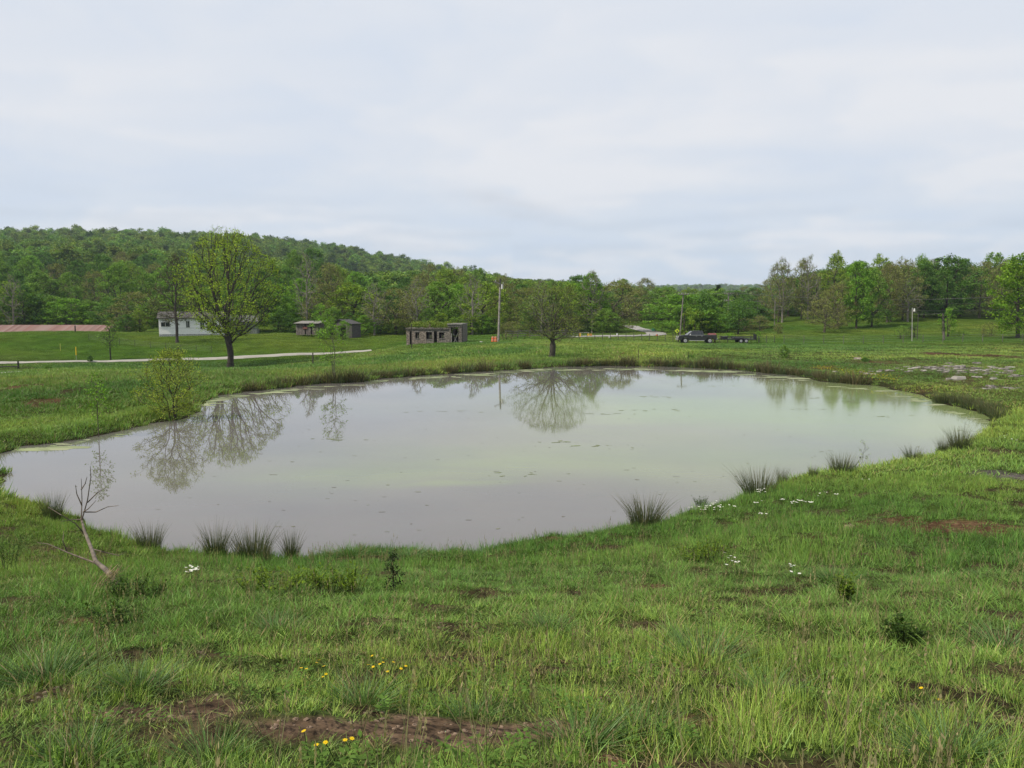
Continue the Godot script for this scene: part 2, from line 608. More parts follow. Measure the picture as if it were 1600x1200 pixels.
# A tree that fills a crown: leaf clusters are joined one by one to the nearest good limb, limbs thicken by what they carry.
func grow(sd: int, o: Dictionary) -> Array:
	var r := RandomNumberGenerator.new()
	r.seed = sd
	var nz := FastNoiseLite.new()
	nz.seed = sd
	nz.frequency = 0.9
	var h: float = o.h
	var th: float = o.th
	var cx: float = o.cx
	var c0: float = o.c0                  # height at which the crown starts
	var lead: float = o.get("lead", 0.3)  # how far the trunk runs up into the crown
	var m: int = o.m
	var pos := PackedVector3Array()
	var par := PackedInt32Array()
	var run := PackedFloat32Array()
	var dirs := PackedVector3Array()
	var top := th + (h - th) * lead
	var stems: int = o.get("stems", 1)
	for s in stems:
		var base := Vector3.ZERO if stems == 1 else Vector3(r.randf_range(-1, 1), 0, r.randf_range(-1, 1)) * float(o.get("stem_spread", 0.3))
		var leanv := Vector3(r.randf_range(-1, 1), 0, r.randf_range(-1, 1)) * float(o.get("lean", 0.06)) + base * (0.5 if stems > 1 else 0.0)
		var steps := maxi(3, int(top / maxf(h * 0.045, 0.25)))
		for k in steps + 1:
			var t := float(k) / steps
			var y := -0.25 + (top + 0.25) * t
			pos.append(base + leanv * y + Vector3(sin(y * 1.1 + sd) * 0.012 * h * t, y, cos(y * 0.9 + sd * 2) * 0.012 * h * t))
			par.append(pos.size() - 2 if k > 0 else -1)
			run.append(maxf(y, 0.0) * 0.6)
			dirs.append(Vector3.UP)
	var pts := []
	var a_: float = o.get("a", 0.75)
	var b_: float = o.get("b", 0.6)
	for k in m:
		var t := r.randf()
		t = lerpf(t, 1.0 - pow(1.0 - t, 1.6), 0.0)
		var an := r.randf() * TAU
		var rad := cx * pow(maxf(sin(PI * clampf(pow(lerpf(0.04, 0.985, t), a_), 0.0, 1.0)), 0.001), b_)
		rad *= 0.85 + float(o.get("lumps", 0.42)) * nz.get_noise_3d(cos(an) * 1.3, t * 2.6, sin(an) * 1.3)
		rad *= pow(r.randf(), o.get("fill", 0.4))
		var y := c0 + (h - c0) * t
		y += 0.1 * (h - c0) * nz.get_noise_3d(cos(an) * 2.0 + 9.0, 0.0, sin(an) * 2.0)
		pts.append(Vector3(cos(an) * rad, y, sin(an) * rad))
	var hub := Vector3(0, lerpf(c0, top, 0.5), 0)
	pts.sort_custom(func(u, w): return u.distance_squared_to(hub) < w.distance_squared_to(hub))
	var first := 1
	var ends := []
	for p: Vector3 in pts:
		var best := -1
		var cost := 1e18
		for k in range(first, pos.size()):
			var q := pos[k]
			if q.y < th * 0.8: continue
			var dv := p - q
			var dl := dv.length()
			var c := dl + float(o.get("direct", 0.34)) * run[k] + maxf(0.0, q.y - p.y) * 0.9 - dirs[k].dot(dv) * 0.28
			if c < cost:
				cost = c
				best = k
		if best < 0: best = pos.size() - 1
		var q := pos[best]
		var dl := (p - q).length()
		var n := clampi(int(dl / (h * 0.045)) + 1, 1, 6)
		var ctl := q + (dirs[best] * 0.6 + Vector3.UP * float(o.get("up", 0.35))) * dl * 0.45
		var prev := best
		for k in n:
			var t := float(k + 1) / n
			var w := q * (1.0 - t) * (1.0 - t) + ctl * 2.0 * t * (1.0 - t) + p * t * t
			if k < n - 1:
				w += rnd_dir(r) * dl * 0.03
			dirs.append((w - pos[prev]).normalized())
			run.append(run[prev] + (w - pos[prev]).length())
			pos.append(w)
			par.append(prev)
			prev = pos.size() - 1
		ends.append(prev)
	var load_ := PackedFloat32Array()
	load_.resize(pos.size())
	for e in ends: load_[e] += 1.0
	for k in range(pos.size() - 1, 0, -1):
		if par[k] >= 0: load_[par[k]] += load_[k]
	var r0: float = o.get("r0", 0.018)
	var tr: float = o.tr
	var most := 2.0
	for k in pos.size():
		if par[k] < 0: most = maxf(most, load_[k])
	var ex := log(tr / r0) / log(most)
	var wb := MB.new()
	var wc: Color = o.get("wood", Color(0.07, 0.055, 0.042))
	for k in range(1, pos.size()):
		if par[k] < 0 or load_[k] < 0.5: continue
		var rb := r0 * pow(load_[k], ex)
		var ra := minf(r0 * pow(load_[par[k]], ex), rb * 1.3)
		if pos[k].y < h * 0.07: ra *= 1.0 + 0.35 * (1.0 - pos[par[k]].y / (h * 0.07)); rb *= 1.0 + 0.35 * (1.0 - pos[k].y / (h * 0.07))
		var v := r.randf_range(0.85, 1.15)
		wb.rod(pos[par[k]], pos[k], ra, rb, 3 if rb < 0.03 else 5 if rb < 0.1 else 9, Color(wc.r * v, wc.g * v, wc.b * v))
	var lb := MB.new()
	var pal: Array = o.pal
	var tw: int = o.get("twigs", 0)
	for e in ends:
		var p := pos[e]
		for k in tw:
			var d := (rnd_dir(r) + dirs[e] * 0.9 + Vector3.UP * 0.3).normalized()
			wb.rod(p, p + d * float(o.cr) * r.randf_range(0.6, 1.4), r0 * 0.7, r0 * 0.3, 3, wc)
		leaf_cluster(lb, r, p, float(o.cr) * r.randf_range(0.7, 1.3), int(float(o.nl) * r.randf_range(0.6, 1.4)), o.ls, pal)
	return [wb, lb]

func make_tree(called: String, label: String, category: String, sd: int, o: Dictionary, at: Vector3, turn := 0.0, group := "") -> Node3D:
	var g := grow(sd, o)
	var t := thing(called, label, category, at, turn, group)
	part("trunk" if not o.get("shrub", false) else "stems", g[0], M.bark, t)
	part("crown" if not o.get("shrub", false) else "foliage", g[1], M.leaf, t, true)
	return t

var PAL := {
	"fresh": [Color(0.202, 0.305, 0.039), Color(0.234, 0.325, 0.047), Color(0.169, 0.273, 0.036)],
	"bright": [Color(0.162, 0.311, 0.041), Color(0.182, 0.331, 0.043), Color(0.135, 0.270, 0.038)],
	"mid": [Color(0.153, 0.268, 0.053), Color(0.175, 0.292, 0.053), Color(0.137, 0.241, 0.050)],
	"dark": [Color(0.090, 0.185, 0.041), Color(0.106, 0.204, 0.041), Color(0.081, 0.159, 0.041)],
	"bud": [Color(0.217, 0.241, 0.081), Color(0.239, 0.269, 0.081), Color(0.194, 0.189, 0.084)],
	"cedar": [Color(0.039, 0.064, 0.030), Color(0.046, 0.074, 0.032)],
}
var DESC := {"fresh": "yellow green", "bright": "bright green", "mid": "mid green", "dark": "dark green", "bud": "grey brown budding", "cedar": "dark pointed evergreen", "bare": "nearly leafless pale limbed"}
var protos := {}

func make_protos() -> void:
	# one of each kind and build; copies stand everywhere in the woods
	var k := 0
	for kind in ["fresh", "bright", "mid", "dark", "bud"]:
		protos[kind] = []
		for v in 3:
			k += 1
			var bud: bool = kind == "bud"
			var o := {"h": 14.0, "th": 1.6 + v * 0.4, "c0": [0.9, 1.8, 1.2][v], "cx": [6.2, 5.4, 6.8][v], "lead": [0.35, 0.55, 0.25][v], "m": 190 if not bud else 200, "nl": 56 if not bud else 34, "ls": 0.36 if not bud else 0.28, "cr": 0.95, "fill": 0.27, "lumps": 0.6, "tr": 0.26, "r0": 0.03, "pal": PAL[kind], "a": [0.75, 0.85, 0.7][v], "b": [0.6, 0.65, 0.55][v], "twigs": 0 if not bud else 3, "wood": Color(0.085, 0.07, 0.056) if not bud else Color(0.13, 0.112, 0.085)}
			if kind == "fresh":
				o.nl = 40; o.twigs = 2
			protos[kind].append(grow_meshes(500 + k * 7, o))
	var oc := {"h": 14.0, "th": 0.6, "c0": 0.5, "cx": 3.1, "lead": 0.95, "m": 150, "nl": 60, "ls": 0.34, "cr": 0.7, "tr": 0.22, "r0": 0.03, "pal": PAL.cedar, "a": 0.42, "b": 0.9, "up": -0.05}
	protos["bare"] = [grow_meshes(640, {"h": 14.0, "th": 3.0, "c0": 3.0, "cx": 4.2, "lead": 0.5, "m": 170, "nl": 4, "ls": 0.28, "cr": 0.8, "tr": 0.24, "r0": 0.03, "pal": PAL.fresh, "twigs": 4, "wood": Color(0.30, 0.275, 0.24), "lumps": 0.6})]
	protos["cedar"] = [grow_meshes(777, oc)]

func grow_meshes(sd: int, o: Dictionary) -> Array:
	var g := grow(sd, o)
	return [g[0].mesh(), g[1].mesh(true)]

var tree_roots := {}
func plant(kind: String, v: int, at: Vector3, hgt: float, wid: float, turn: float, label: String, group: String) -> Node3D:
	v = v % protos[kind].size()
	var key := kind + str(v)
	var sc := Vector3(wid, hgt / 14.0, wid)
	if not tree_roots.has(key):
		var t := thing("woodland_tree" if kind != "cedar" else "cedar_tree", label, "tree", at, turn, group)
		part_mesh("trunk", protos[kind][v][0], M.bark, t)
		part_mesh("crown", protos[kind][v][1], M.leaf, t)
		t.scale = sc
		tree_roots[key] = t
		return t
	var c := copy(tree_roots[key], at, turn, sc, label, "woodland_tree" if kind != "cedar" else "cedar_tree")
	c.set_meta("group", group)
	return c


# ================================================================ the scene
func _ready() -> void:
	rng.seed = 20240
	# camera, sky, sun, exposure
	var cam := Camera3D.new()
	cam.name = "camera"
	add_child(cam)
	cam.position = Vector3(0, CAM_H, 0)
	cam.rotation.x = -pitch
	cam.fov = rad_to_deg(2.0 * atan(600.0 / F))
	cam.near = 0.1
	cam.far = 9000.0
	cam.current = true
	var env := Environment.new()
	env.background_mode = Environment.BG_SKY
	env.sky = Sky.new()
	env.sky.sky_material = make_sky()
	env.background_energy_multiplier = 1.0
	env.tonemap_mode = Environment.TONE_MAPPER_LINEAR
	env.tonemap_exposure = 1.0
	env.sdfgi_enabled = true
	env.ssao_enabled = true
	env.ssil_enabled = true
	env.fog_enabled = true
	env.fog_light_color = Color(0.80, 0.87, 0.95)
	env.fog_density = 0.00012
	var we := WorldEnvironment.new()
	we.name = "world_environment"
	we.environment = env
	add_child(we)
	var sun := DirectionalLight3D.new()
	sun.name = "sun"
	add_child(sun)
	sun.rotation_degrees = Vector3(-50, -64, 0)
	sun.light_energy = 1.5
	sun.light_color = Color(1.0, 0.955, 0.88)
	sun.light_angular_distance = 2.0
	sun.shadow_enabled = true

	n_big.seed = 1; n_big.frequency = 0.012; n_big.fractal_octaves = 3
	n_mid.seed = 2; n_mid.frequency = 0.09; n_mid.fractal_octaves = 3
	n_small.seed = 4; n_small.frequency = 0.75; n_small.fractal_octaves = 3
	for k in 8: rock_meshes.append(rock_mesh(40 + k))
	make_materials()
	survey_pond()
	pond_tables()
	terrain_tables()
	survey_patches()

	build_ground()
	build_water()
	build_roads()
	make_protos()
	build_woods()
	build_named_trees()
	build_buildings()
	build_roadside()
	build_vehicles()
	build_fences()
	build_rocks()
	build_rushes()
	build_plants()
	build_grass()
	build_ground_cover()

func survey_pond() -> void:
	var px := [
		[-4, 730], [-2, 708], [20, 698], [100, 692], [150, 682], [200, 672], [240, 663], [275, 657], [305, 645], [318, 628], [345, 617], [420, 609], [500, 599], [560, 597.5], [600, 591], [700, 584], [800, 578],
		[870, 573.5], [950, 572], [1050, 573], [1150, 578], [1250, 588], [1300, 598], [1380, 604], [1440, 618], [1475, 631], [1530, 646], [1545, 660], [1542, 677], [1495, 700], [1440, 715], [1380, 730],
		[1330, 736], [1280, 744], [1215, 754], [1170, 775], [1110, 795], [1060, 808], [1000, 818], [930, 832], [860, 843], [760, 858], [690, 866], [600, 862], [520, 866], [440, 872], [380, 868],
		[320, 864], [260, 858], [200, 838], [150, 824], [110, 812], [50, 789], [18, 774], [2, 752],
	]
	for p in px:
		var w := W(p[0], p[1])
		pond.append(Vector2(w.x, w.z))

func survey_patches() -> void:
	# kinds: 0 wet mud, 1 red clay, 2 dark churned soil, 3 grey gravel
	for p in [
		[250, 1118, 150, 26, 0, 1.0], [470, 1138, 110, 24, 0, 1.0], [640, 1142, 140, 25, 0, 1.0], [810, 1142, 90, 18, 0, 1.0], [60, 1090, 60, 12, 2, 0.8], [250, 1070, 40, 8, 2, 0.9], [560, 1110, 40, 12, 2, 1.0],
		[110, 970, 45, 9, 1, 0.8], [955, 1190, 35, 14, 1, 0.9], [1090, 1125, 45, 9, 1, 0.8], [1250, 1125, 55, 12, 2, 0.9], [1370, 1170, 40, 8, 1, 0.8], [1580, 1122, 35, 8, 2, 0.8], [1460, 1102, 45, 6, 2, 0.7],
		[900, 928, 35, 6, 2, 0.9], [1020, 917, 30, 6, 1, 0.9], [1170, 927, 25, 7, 2, 0.9], [1030, 855, 25, 6, 2, 0.8], [950, 856, 45, 6, 2, 0.9], [880, 843, 40, 3, 1, 0.7], [990, 842, 40, 4, 2, 0.7],
		[1500, 825, 100, 17, 1, 0.85], [1390, 818, 80, 11, 1, 0.7], [1300, 800, 40, 6, 2, 0.7], [1340, 826, 40, 6, 1, 0.8], [1270, 840, 40, 7, 1, 0.5], [1590, 745, 40, 16, 3, 1.0], [1590, 790, 30, 30, 2, 0.8], [1560, 705, 40, 8, 2, 0.7],
		[1350, 868, 25, 6, 2, 0.8], [1420, 868, 15, 5, 2, 0.8], [1530, 885, 30, 6, 2, 0.8], [1590, 920, 30, 8, 2, 0.8], [700, 980, 30, 6, 2, 0.7], [640, 935, 20, 4, 2, 0.5], [500, 925, 30, 6, 2, 0.6], [1015, 985, 25, 6, 2, 0.9], [840, 1005, 25, 5, 2, 0.8],
		[960, 1090, 60, 8, 2, 0.8], [1150, 1080, 40, 8, 2, 0.8], [1240, 1065, 40, 7, 2, 0.7], [700, 1085, 30, 6, 2, 0.8], [310, 1020, 25, 6, 2, 0.7], [170, 1000, 30, 6, 2, 0.7],
		[25, 606, 34, 7, 1, 1.0], [70, 628, 36, 8, 1, 0.8], [105, 612, 22, 6, 2, 0.9], [15, 577, 34, 3.5, 3, 1.0], [180, 643, 25, 5, 2, 0.4],
		[1478, 554, 26, 4, 1, 1.0], [1540, 556, 40, 3, 1, 0.7], [1590, 557, 30, 3, 1, 0.7], [1370, 566, 60, 4, 1, 0.6], [1115, 562, 26, 3, 1, 0.6], [1490, 578, 70, 8, 3, 0.55], [1560, 605, 40, 4, 3, 0.5], [1290, 575, 30, 4, 1, 0.5],
		[1440, 612, 40, 4, 1, 0.4], [1500, 592, 50, 5, 1, 0.4],
	]:
		add_patch(p[0], p[1], p[2], p[3], p[4], p[5])


func ground_color(x: float, z: float) -> Color:
	var r := sqrt(x * x + z * z)
	var s := shore(x, z)
	var big := n_big.get_noise_2d(x * 2.0, z * 2.0)
	var md := n_mid.get_noise_2d(x * 1.3 + 7.0, z * 1.3)
	var g := Color(0.085, 0.145, 0.030).lerp(Color(0.115, 0.16, 0.036), clampf(0.5 + big * 1.2, 0, 1))
	g = g.lerp(Color(0.07, 0.10, 0.032), clampf(md * 1.5, 0, 0.8))
	if z < -112.0 and r < 230.0:      # mown lawn and hay meadow
		var l := Color(0.10, 0.20, 0.026).lerp(Color(0.15, 0.23, 0.034), clampf(0.5 + big * 1.4 + md * 0.5, 0, 1))
		g = g.lerp(l, smoothstep(112.0, 122.0, -z))
	elif r < 40.0:
		g = g.lerp(Color(0.06, 0.075, 0.03), 0.35)
	if x > 22.0 and z < -42.0 and z > -110.0:   # the stony, grazed-off bank on the right
		g = g.lerp(Color(0.12, 0.112, 0.05), (0.45 + md * 0.6) * smoothstep(22.0, 32.0, x) * (1.0 - smoothstep(85.0, 110.0, -z)))
	if r > 190.0:                     # leaf litter under the woods
		g = g.lerp(Color(0.035, 0.05, 0.02), smoothstep(200.0, 235.0, r))
	if s < 1.2:
		g = g.lerp(Color(0.06, 0.055, 0.035), 1.0 - smoothstep(0.0, 1.2, s))
	if r < 120.0:
		var b := bare(x, z)
		if b.x > 0.0:
			var v := 1.0 + n_small.get_noise_2d(x * 3.0, z * 3.0) * 0.5 + n_small.get_noise_2d(x * 11.0, z * 14.0) * 0.5
			var c: Color = [SOIL_MUD, SOIL_RED, SOIL_DARK, Color(0.17, 0.155, 0.14)][int(b.y)]
			g = g.lerp(Color(c.r * v, c.g * v, c.b * v), minf(b.x * 1.2, 1.0))
	return g

func build_ground() -> void:
	var cols := PackedFloat32Array()
	var th := -PI
	while th < PI - 0.03:
		cols.append(th)
		th += 0.0052 if absf(th) < 0.66 else 0.02 if absf(th) < 0.9 else 0.06
	var nc := cols.size()
	var rows := 430
	var v := PackedVector3Array()
	var c := PackedColorArray()
	var uv := PackedVector2Array()
	var uv2 := PackedVector2Array()
	var ix := PackedInt32Array()
	v.append(Vector3(0, H(0, 0), 0)); c.append(Color(0.05, 0.08, 0.03)); uv.append(Vector2.ZERO); uv2.append(Vector2.ZERO)
	for b in rows:
		var d := exp(lerpf(log(0.8), log(4200.0), float(b) / (rows - 1)))
		for a in nc:
			var x := sin(cols[a]) * d
			var z := -cos(cols[a]) * d
			v.append(Vector3(x, H(x, z), z))
			c.append(ground_color(x, z) if d < 260.0 else Color(0.035, 0.05, 0.02))
			uv.append(Vector2(x, z) * 0.21)
			uv2.append(Vector2(x + z * 0.3, z - x * 0.3) * 0.037)
	for a in nc:
		ix.append(0); ix.append(1 + a); ix.append(1 + (a + 1) % nc)
	for b in rows - 1:
		for a in nc:
			var p := 1 + b * nc + a
			var q := 1 + b * nc + (a + 1) % nc
			ix.append(p); ix.append(p + nc); ix.append(q)
			ix.append(q); ix.append(p + nc); ix.append(q + nc)
	var nr := PackedVector3Array()
	nr.resize(v.size())
	for k in range(0, ix.size(), 3):
		var n := (v[ix[k + 2]] - v[ix[k]]).cross(v[ix[k + 1]] - v[ix[k]])
		if n.y < 0.0: n = -n
		nr[ix[k]] += n; nr[ix[k + 1]] += n; nr[ix[k + 2]] += n
	for k in nr.size(): nr[k] = nr[k].normalized()
	var arr := []
	arr.resize(Mesh.ARRAY_MAX)
	arr[Mesh.ARRAY_VERTEX] = v
	arr[Mesh.ARRAY_NORMAL] = nr
	arr[Mesh.ARRAY_COLOR] = c
	arr[Mesh.ARRAY_TEX_UV] = uv
	arr[Mesh.ARRAY_TEX_UV2] = uv2
	arr[Mesh.ARRAY_INDEX] = ix
	var m := ArrayMesh.new()
	m.add_surface_from_arrays(Mesh.PRIMITIVE_TRIANGLES, arr)
	var o := part_mesh("ground", m, M.ground, self)
	tag(o, "rolling green pasture with muddy bare spots around the pond", "ground", "", "structure")


func blob(q: Vector3, c: Vector3, rx: float, rz: float) -> float:
	var dx := (q.x - c.x) / rx
	var dz := (q.z - c.z) / rz
	return exp(-(dx * dx + dz * dz))

func build_water() -> void:
	var lo := pond[0]
	var hi := pond[0]
	for p in pond:
		lo = lo.min(p)
		hi = hi.max(p)
	lo -= Vector2.ONE
	hi += Vector2.ONE
	var size := 640
	var im := Image.create(size, size, false, Image.FORMAT_RGB8)
	var ro := Image.create(size, size, false, Image.FORMAT_RGB8)
	var na := FastNoiseLite.new()
	na.seed = 21; na.frequency = 0.06; na.fractal_octaves = 5
	var nb := FastNoiseLite.new()
	nb.seed = 22; nb.frequency = 0.9; nb.fractal_octaves = 3
	var spots := []
	for s in [[1330, 640, 17.0, 13.0, 1.0], [1180, 655, 13.0, 7.0, 0.7], [1450, 660, 8.0, 8.0, 0.9], [1250, 605, 12.0, 8.0, 0.85], [1120, 700, 9.0, 4.5, 0.55], [880, 718, 10.0, 4.2, 0.5], [700, 742, 6.5, 2.6, 0.42], [1000, 690, 12.0, 6.0, 0.55], [1120, 655, 10.0, 6.0, 0.7], [560, 735, 6.0, 2.6, 0.4], [1300, 700, 7.0, 3.0, 0.4], [780, 765, 3.0, 1.0, 0.4]]:
		spots.append([W(s[0], s[1]), s[2], s[3], s[4]])
	var mud := Color(0.125, 0.118, 0.112)
	var film := Color(0.172, 0.222, 0.085)
	for j in size:
		for i in size:
			var q := Vector3(lerpf(lo.x, hi.x, (i + 0.5) / size), 0, lerpf(lo.y, hi.y, (j + 0.5) / size))
			var n := na.get_noise_2d(q.x * 0.55, q.z * 1.2)
			var w := q + Vector3(n * 4.0, 0, na.get_noise_2d(q.x * 0.7 + 40.0, q.z) * 4.0)
			var a := 0.0
			for s in spots:
				a = maxf(a, blob(w, s[0], s[1], s[2]) * s[3])
			a = clampf(a * (1.2 + n * 0.7 + nb.get_noise_2d(q.x * 0.7, q.z * 2.0) * 0.18), 0.0, 1.0)
			var c := mud.lerp(film, a)
			var v := 1.0 + na.get_noise_2d(q.x * 2.0, q.z * 3.0 + 90.0) * 0.10
			im.set_pixel(i, j, Color(c.r * v, c.g * v, c.b * v).linear_to_srgb())
			var r := 0.015 + 0.05 * a
			ro.set_pixel(i, j, Color(r, r, r))
	var wm := StandardMaterial3D.new()
	wm.resource_name = "pond_water"
	wm.albedo_texture = ImageTexture.create_from_image(im)
	wm.roughness = 1.0
	wm.roughness_texture = ImageTexture.create_from_image(ro)
	wm.roughness_texture_channel = BaseMaterial3D.TEXTURE_CHANNEL_RED
	wm.metallic_specular = 0.36
	wm.texture_repeat = false
	wm.normal_enabled = false
	M["water"] = wm
	var poly := pond
	var big := Geometry2D.offset_polygon(poly, 1.3)
	poly = big[0]
	var t := Geometry2D.triangulate_polygon(poly)
	var v := PackedVector3Array()
	var n := PackedVector3Array()
	var uv := PackedVector2Array()
	for p in poly:
		v.append(Vector3(p.x, 0, p.y))
		n.append(Vector3.UP)
		uv.append(Vector2((p.x - lo.x) / (hi.x - lo.x), (p.y - lo.y) / (hi.y - lo.y)))
	var arr := []
	arr.resize(Mesh.ARRAY_MAX)
	arr[Mesh.ARRAY_VERTEX] = v
	arr[Mesh.ARRAY_NORMAL] = n
	arr[Mesh.ARRAY_TEX_UV] = uv
	arr[Mesh.ARRAY_INDEX] = t
	var m := ArrayMesh.new()
	m.add_surface_from_arrays(Mesh.PRIMITIVE_TRIANGLES, arr)
	tag(part_mesh("water", m, wm, self), "still murky pond water with a pale green algae film", "water", "", "structure")

	# floating duckweed along the edges, thin rafts on the water
	var r := RandomNumberGenerator.new()
	r.seed = 77
	var mb := MB.new()
	var runs := [[10, 703, 120, 697, 26, 0.9], [60, 699, 200, 677, 14, 0.5], [318, 632, 350, 618, 14, 0.9], [345, 621, 480, 606, 26, 0.9], [480, 605, 560, 600, 12, 0.8], [590, 595, 720, 586, 24, 1.0], [720, 585, 860, 576, 26, 1.3], [880, 577, 960, 575, 14, 1.2], [960, 575, 1150, 580, 40, 1.4], [1150, 583, 1260, 592, 26, 1.2], [1290, 602, 1400, 612, 18, 0.8], [1400, 616, 1475, 634, 18, 0.8], [1480, 640, 1540, 660, 12, 0.7]]
	for q in runs:
		for k in int(q[4] * 0.8):
			var f := r.randf()
			var c := W(lerpf(q[0], q[2], f), lerpf(q[1], q[3], f) + absf(r.randfn(0, 1.6)))
			raft(mb, r, c, q[5] * r.randf_range(0.2, 0.9), [Color(0.20, 0.235, 0.115), Color(0.16, 0.20, 0.085), Color(0.225, 0.245, 0.14)][r.randi() % 3])
	tag(part("duckweed", mb, M.plain, self), "thin pale green duckweed rafts lying along the far water's edge", "duckweed", "", "stuff")
	var mw := MB.new()
	for q in [[1095, 596], [1120, 603], [1290, 622], [1400, 625], [1330, 628], [1440, 624], [700, 643], [940, 647], [520, 686], [1005, 641], [855, 690], [830, 742], [1380, 650], [940, 697], [1020, 620], [1250, 640]]:
		var cc := W(q[0], q[1])
		for k in 9:
			raft(mw, r, cc + Vector3(r.randfn(0, 0.8), 0.002, r.randfn(0, 0.2)), r.randf_range(0.04, 0.19), [Color(0.125, 0.15, 0.065), Color(0.15, 0.17, 0.085)][k % 2])
	for k in 240:
		var c := W(r.randf_range(60, 1480), 0.0 + r.randf_range(610, 840))
		if shore(c.x, c.z) > -1.0: continue
		raft(mw, r, c + Vector3(0, 0.002, 0), r.randf_range(0.025, 0.09), [Color(0.13, 0.125, 0.105), Color(0.14, 0.15, 0.10)][k % 2])
	tag(part("floating_weed", mw, M.plain, self), "scattered dark scraps of weed floating on the open pond", "pondweed", "", "stuff")

func raft(mb: MB, r: RandomNumberGenerator, c: Vector3, size: float, col: Color) -> void:
	if shore(c.x, c.z) > -0.05: return
	var n := 11
	var ph := r.randf() * TAU
	var lx := size * r.randf_range(0.8, 1.8)
	var pts := []
	for k in n:
		var a := TAU * k / n
		var rr := 0.65 + 0.3 * sin(a * 2.0 + ph) + r.randf_range(-0.22, 0.22)
		pts.append(Vector3(c.x + cos(a) * rr * lx, c.y + 0.004, c.z + sin(a) * rr * size * 0.55))
	var v := r.randf_range(0.85, 1.15)
	var cc := Color(col.r * v, col.g * v, col.b * v)
	for k in n:
		mb.tri(Vector3(c.x, c.y + 0.006, c.z), pts[k], pts[(k + 1) % n], cc)


# a strip that lies on the ground
func strip(called: String, label: String, cat: String, pts: Array, wid: float, col: Color, lift := 0.03, kind := "structure") -> void:
	var mb := MB.new()
	var mid := []
	for k in pts.size() - 1:
		for s in 10:
			mid.append(pts[k].lerp(pts[k + 1], s / 10.0))
	mid.append(pts[-1])
	var prev := []
	for k in mid.size():
		var a: Vector3 = mid[maxi(k - 1, 0)]
		var b: Vector3 = mid[mini(k + 1, mid.size() - 1)]
		var side := Vector3(b.x - a.x, 0, b.z - a.z).normalized().cross(Vector3.UP)
		var row := []
		for e in 7:
			var p: Vector3 = mid[k] + side * wid * (e / 6.0 - 0.5) * (1.0 + 0.12 * n_mid.get_noise_1d(k * 9.0 + e * 40.0))
			p.y = H(p.x, p.z) + lift + (0.05 if e > 0 and e < 6 else -0.05)
			row.append(p)
		if prev:
			for e in 6:
				var v := 1.0 + n_mid.get_noise_2d(k * 6.0, e * 30.0) * 0.3
				mb.quad(prev[e], row[e], row[e + 1], prev[e + 1], Color(col.r * v, col.g * v, col.b * v))
		prev = row
	tag(part(called, mb, M.road, self), label, cat, "", kind)

func build_roads() -> void:
	strip("lane", "pale gravel lane crossing the field behind the left tree", "lane", [G(-140, 109.5), G(0, 112), G(120, 115), G(240, 118.8), G(350, 121), G(450, 124), G(580, 127)], 2.2, Color(0.27, 0.26, 0.235), 0.05)
	strip("road", "pale county road passing the signs beyond the fence", "road", [G(888, 139), G(930, 140), G(975, 142), G(1005, 145), G(1026, 152), G(1023, 164), G(1005, 178), G(985, 195)], 3.8, Color(0.24, 0.235, 0.22), 0.12)
	strip("gravel_track", "short grey gravel track by the dark gate at far left", "track", [G(-60, 92), G(10, 93), G(40, 95)], 3.0, Color(0.30, 0.28, 0.26), 0.03)


# ---------------------------------------------------------------- woods
func profile(tab: Array, x: float) -> float:
	for k in tab.size() - 1:
		if x <= tab[k + 1][0]:
			return lerpf(tab[k][1], tab[k + 1][1], clampf((x - tab[k][0]) / (tab[k + 1][0] - tab[k][0]), 0, 1))
	return tab[-1][1]

func height_for(p: Vector3, topy: float) -> float:
	return P(800, topy, -p.z).y - p.y

func over(px: float) -> String:              # what stands in front of that part of the wood
	for q in [[30, "at the photo's left edge"], [90, "over the red roof's left half"], [165, "over the red roof's right half"], [250, "between red roof and white house"], [300, "over the white house"], [420, "behind the big shade tree"], [470, "right of the shade tree"], [520, "over the plank shed"], [570, "over the open shed"], [640, "left of the stone ruin"], [730, "over the stone ruin"], [800, "by the tall pole"], [900, "behind the squat bank tree"], [960, "over the yellow markers"], [1045, "over the road bend"], [1110, "behind the truck"], [1205, "behind the trailer"], [1290, "over the grove's left end"], [1400, "left of the white lamp pole"], [1480, "between lamp pole and vine stump"], [1560, "right of the vine stump"]]:
		if px < q[0]: return q[1]
	return "at the photo's right edge"

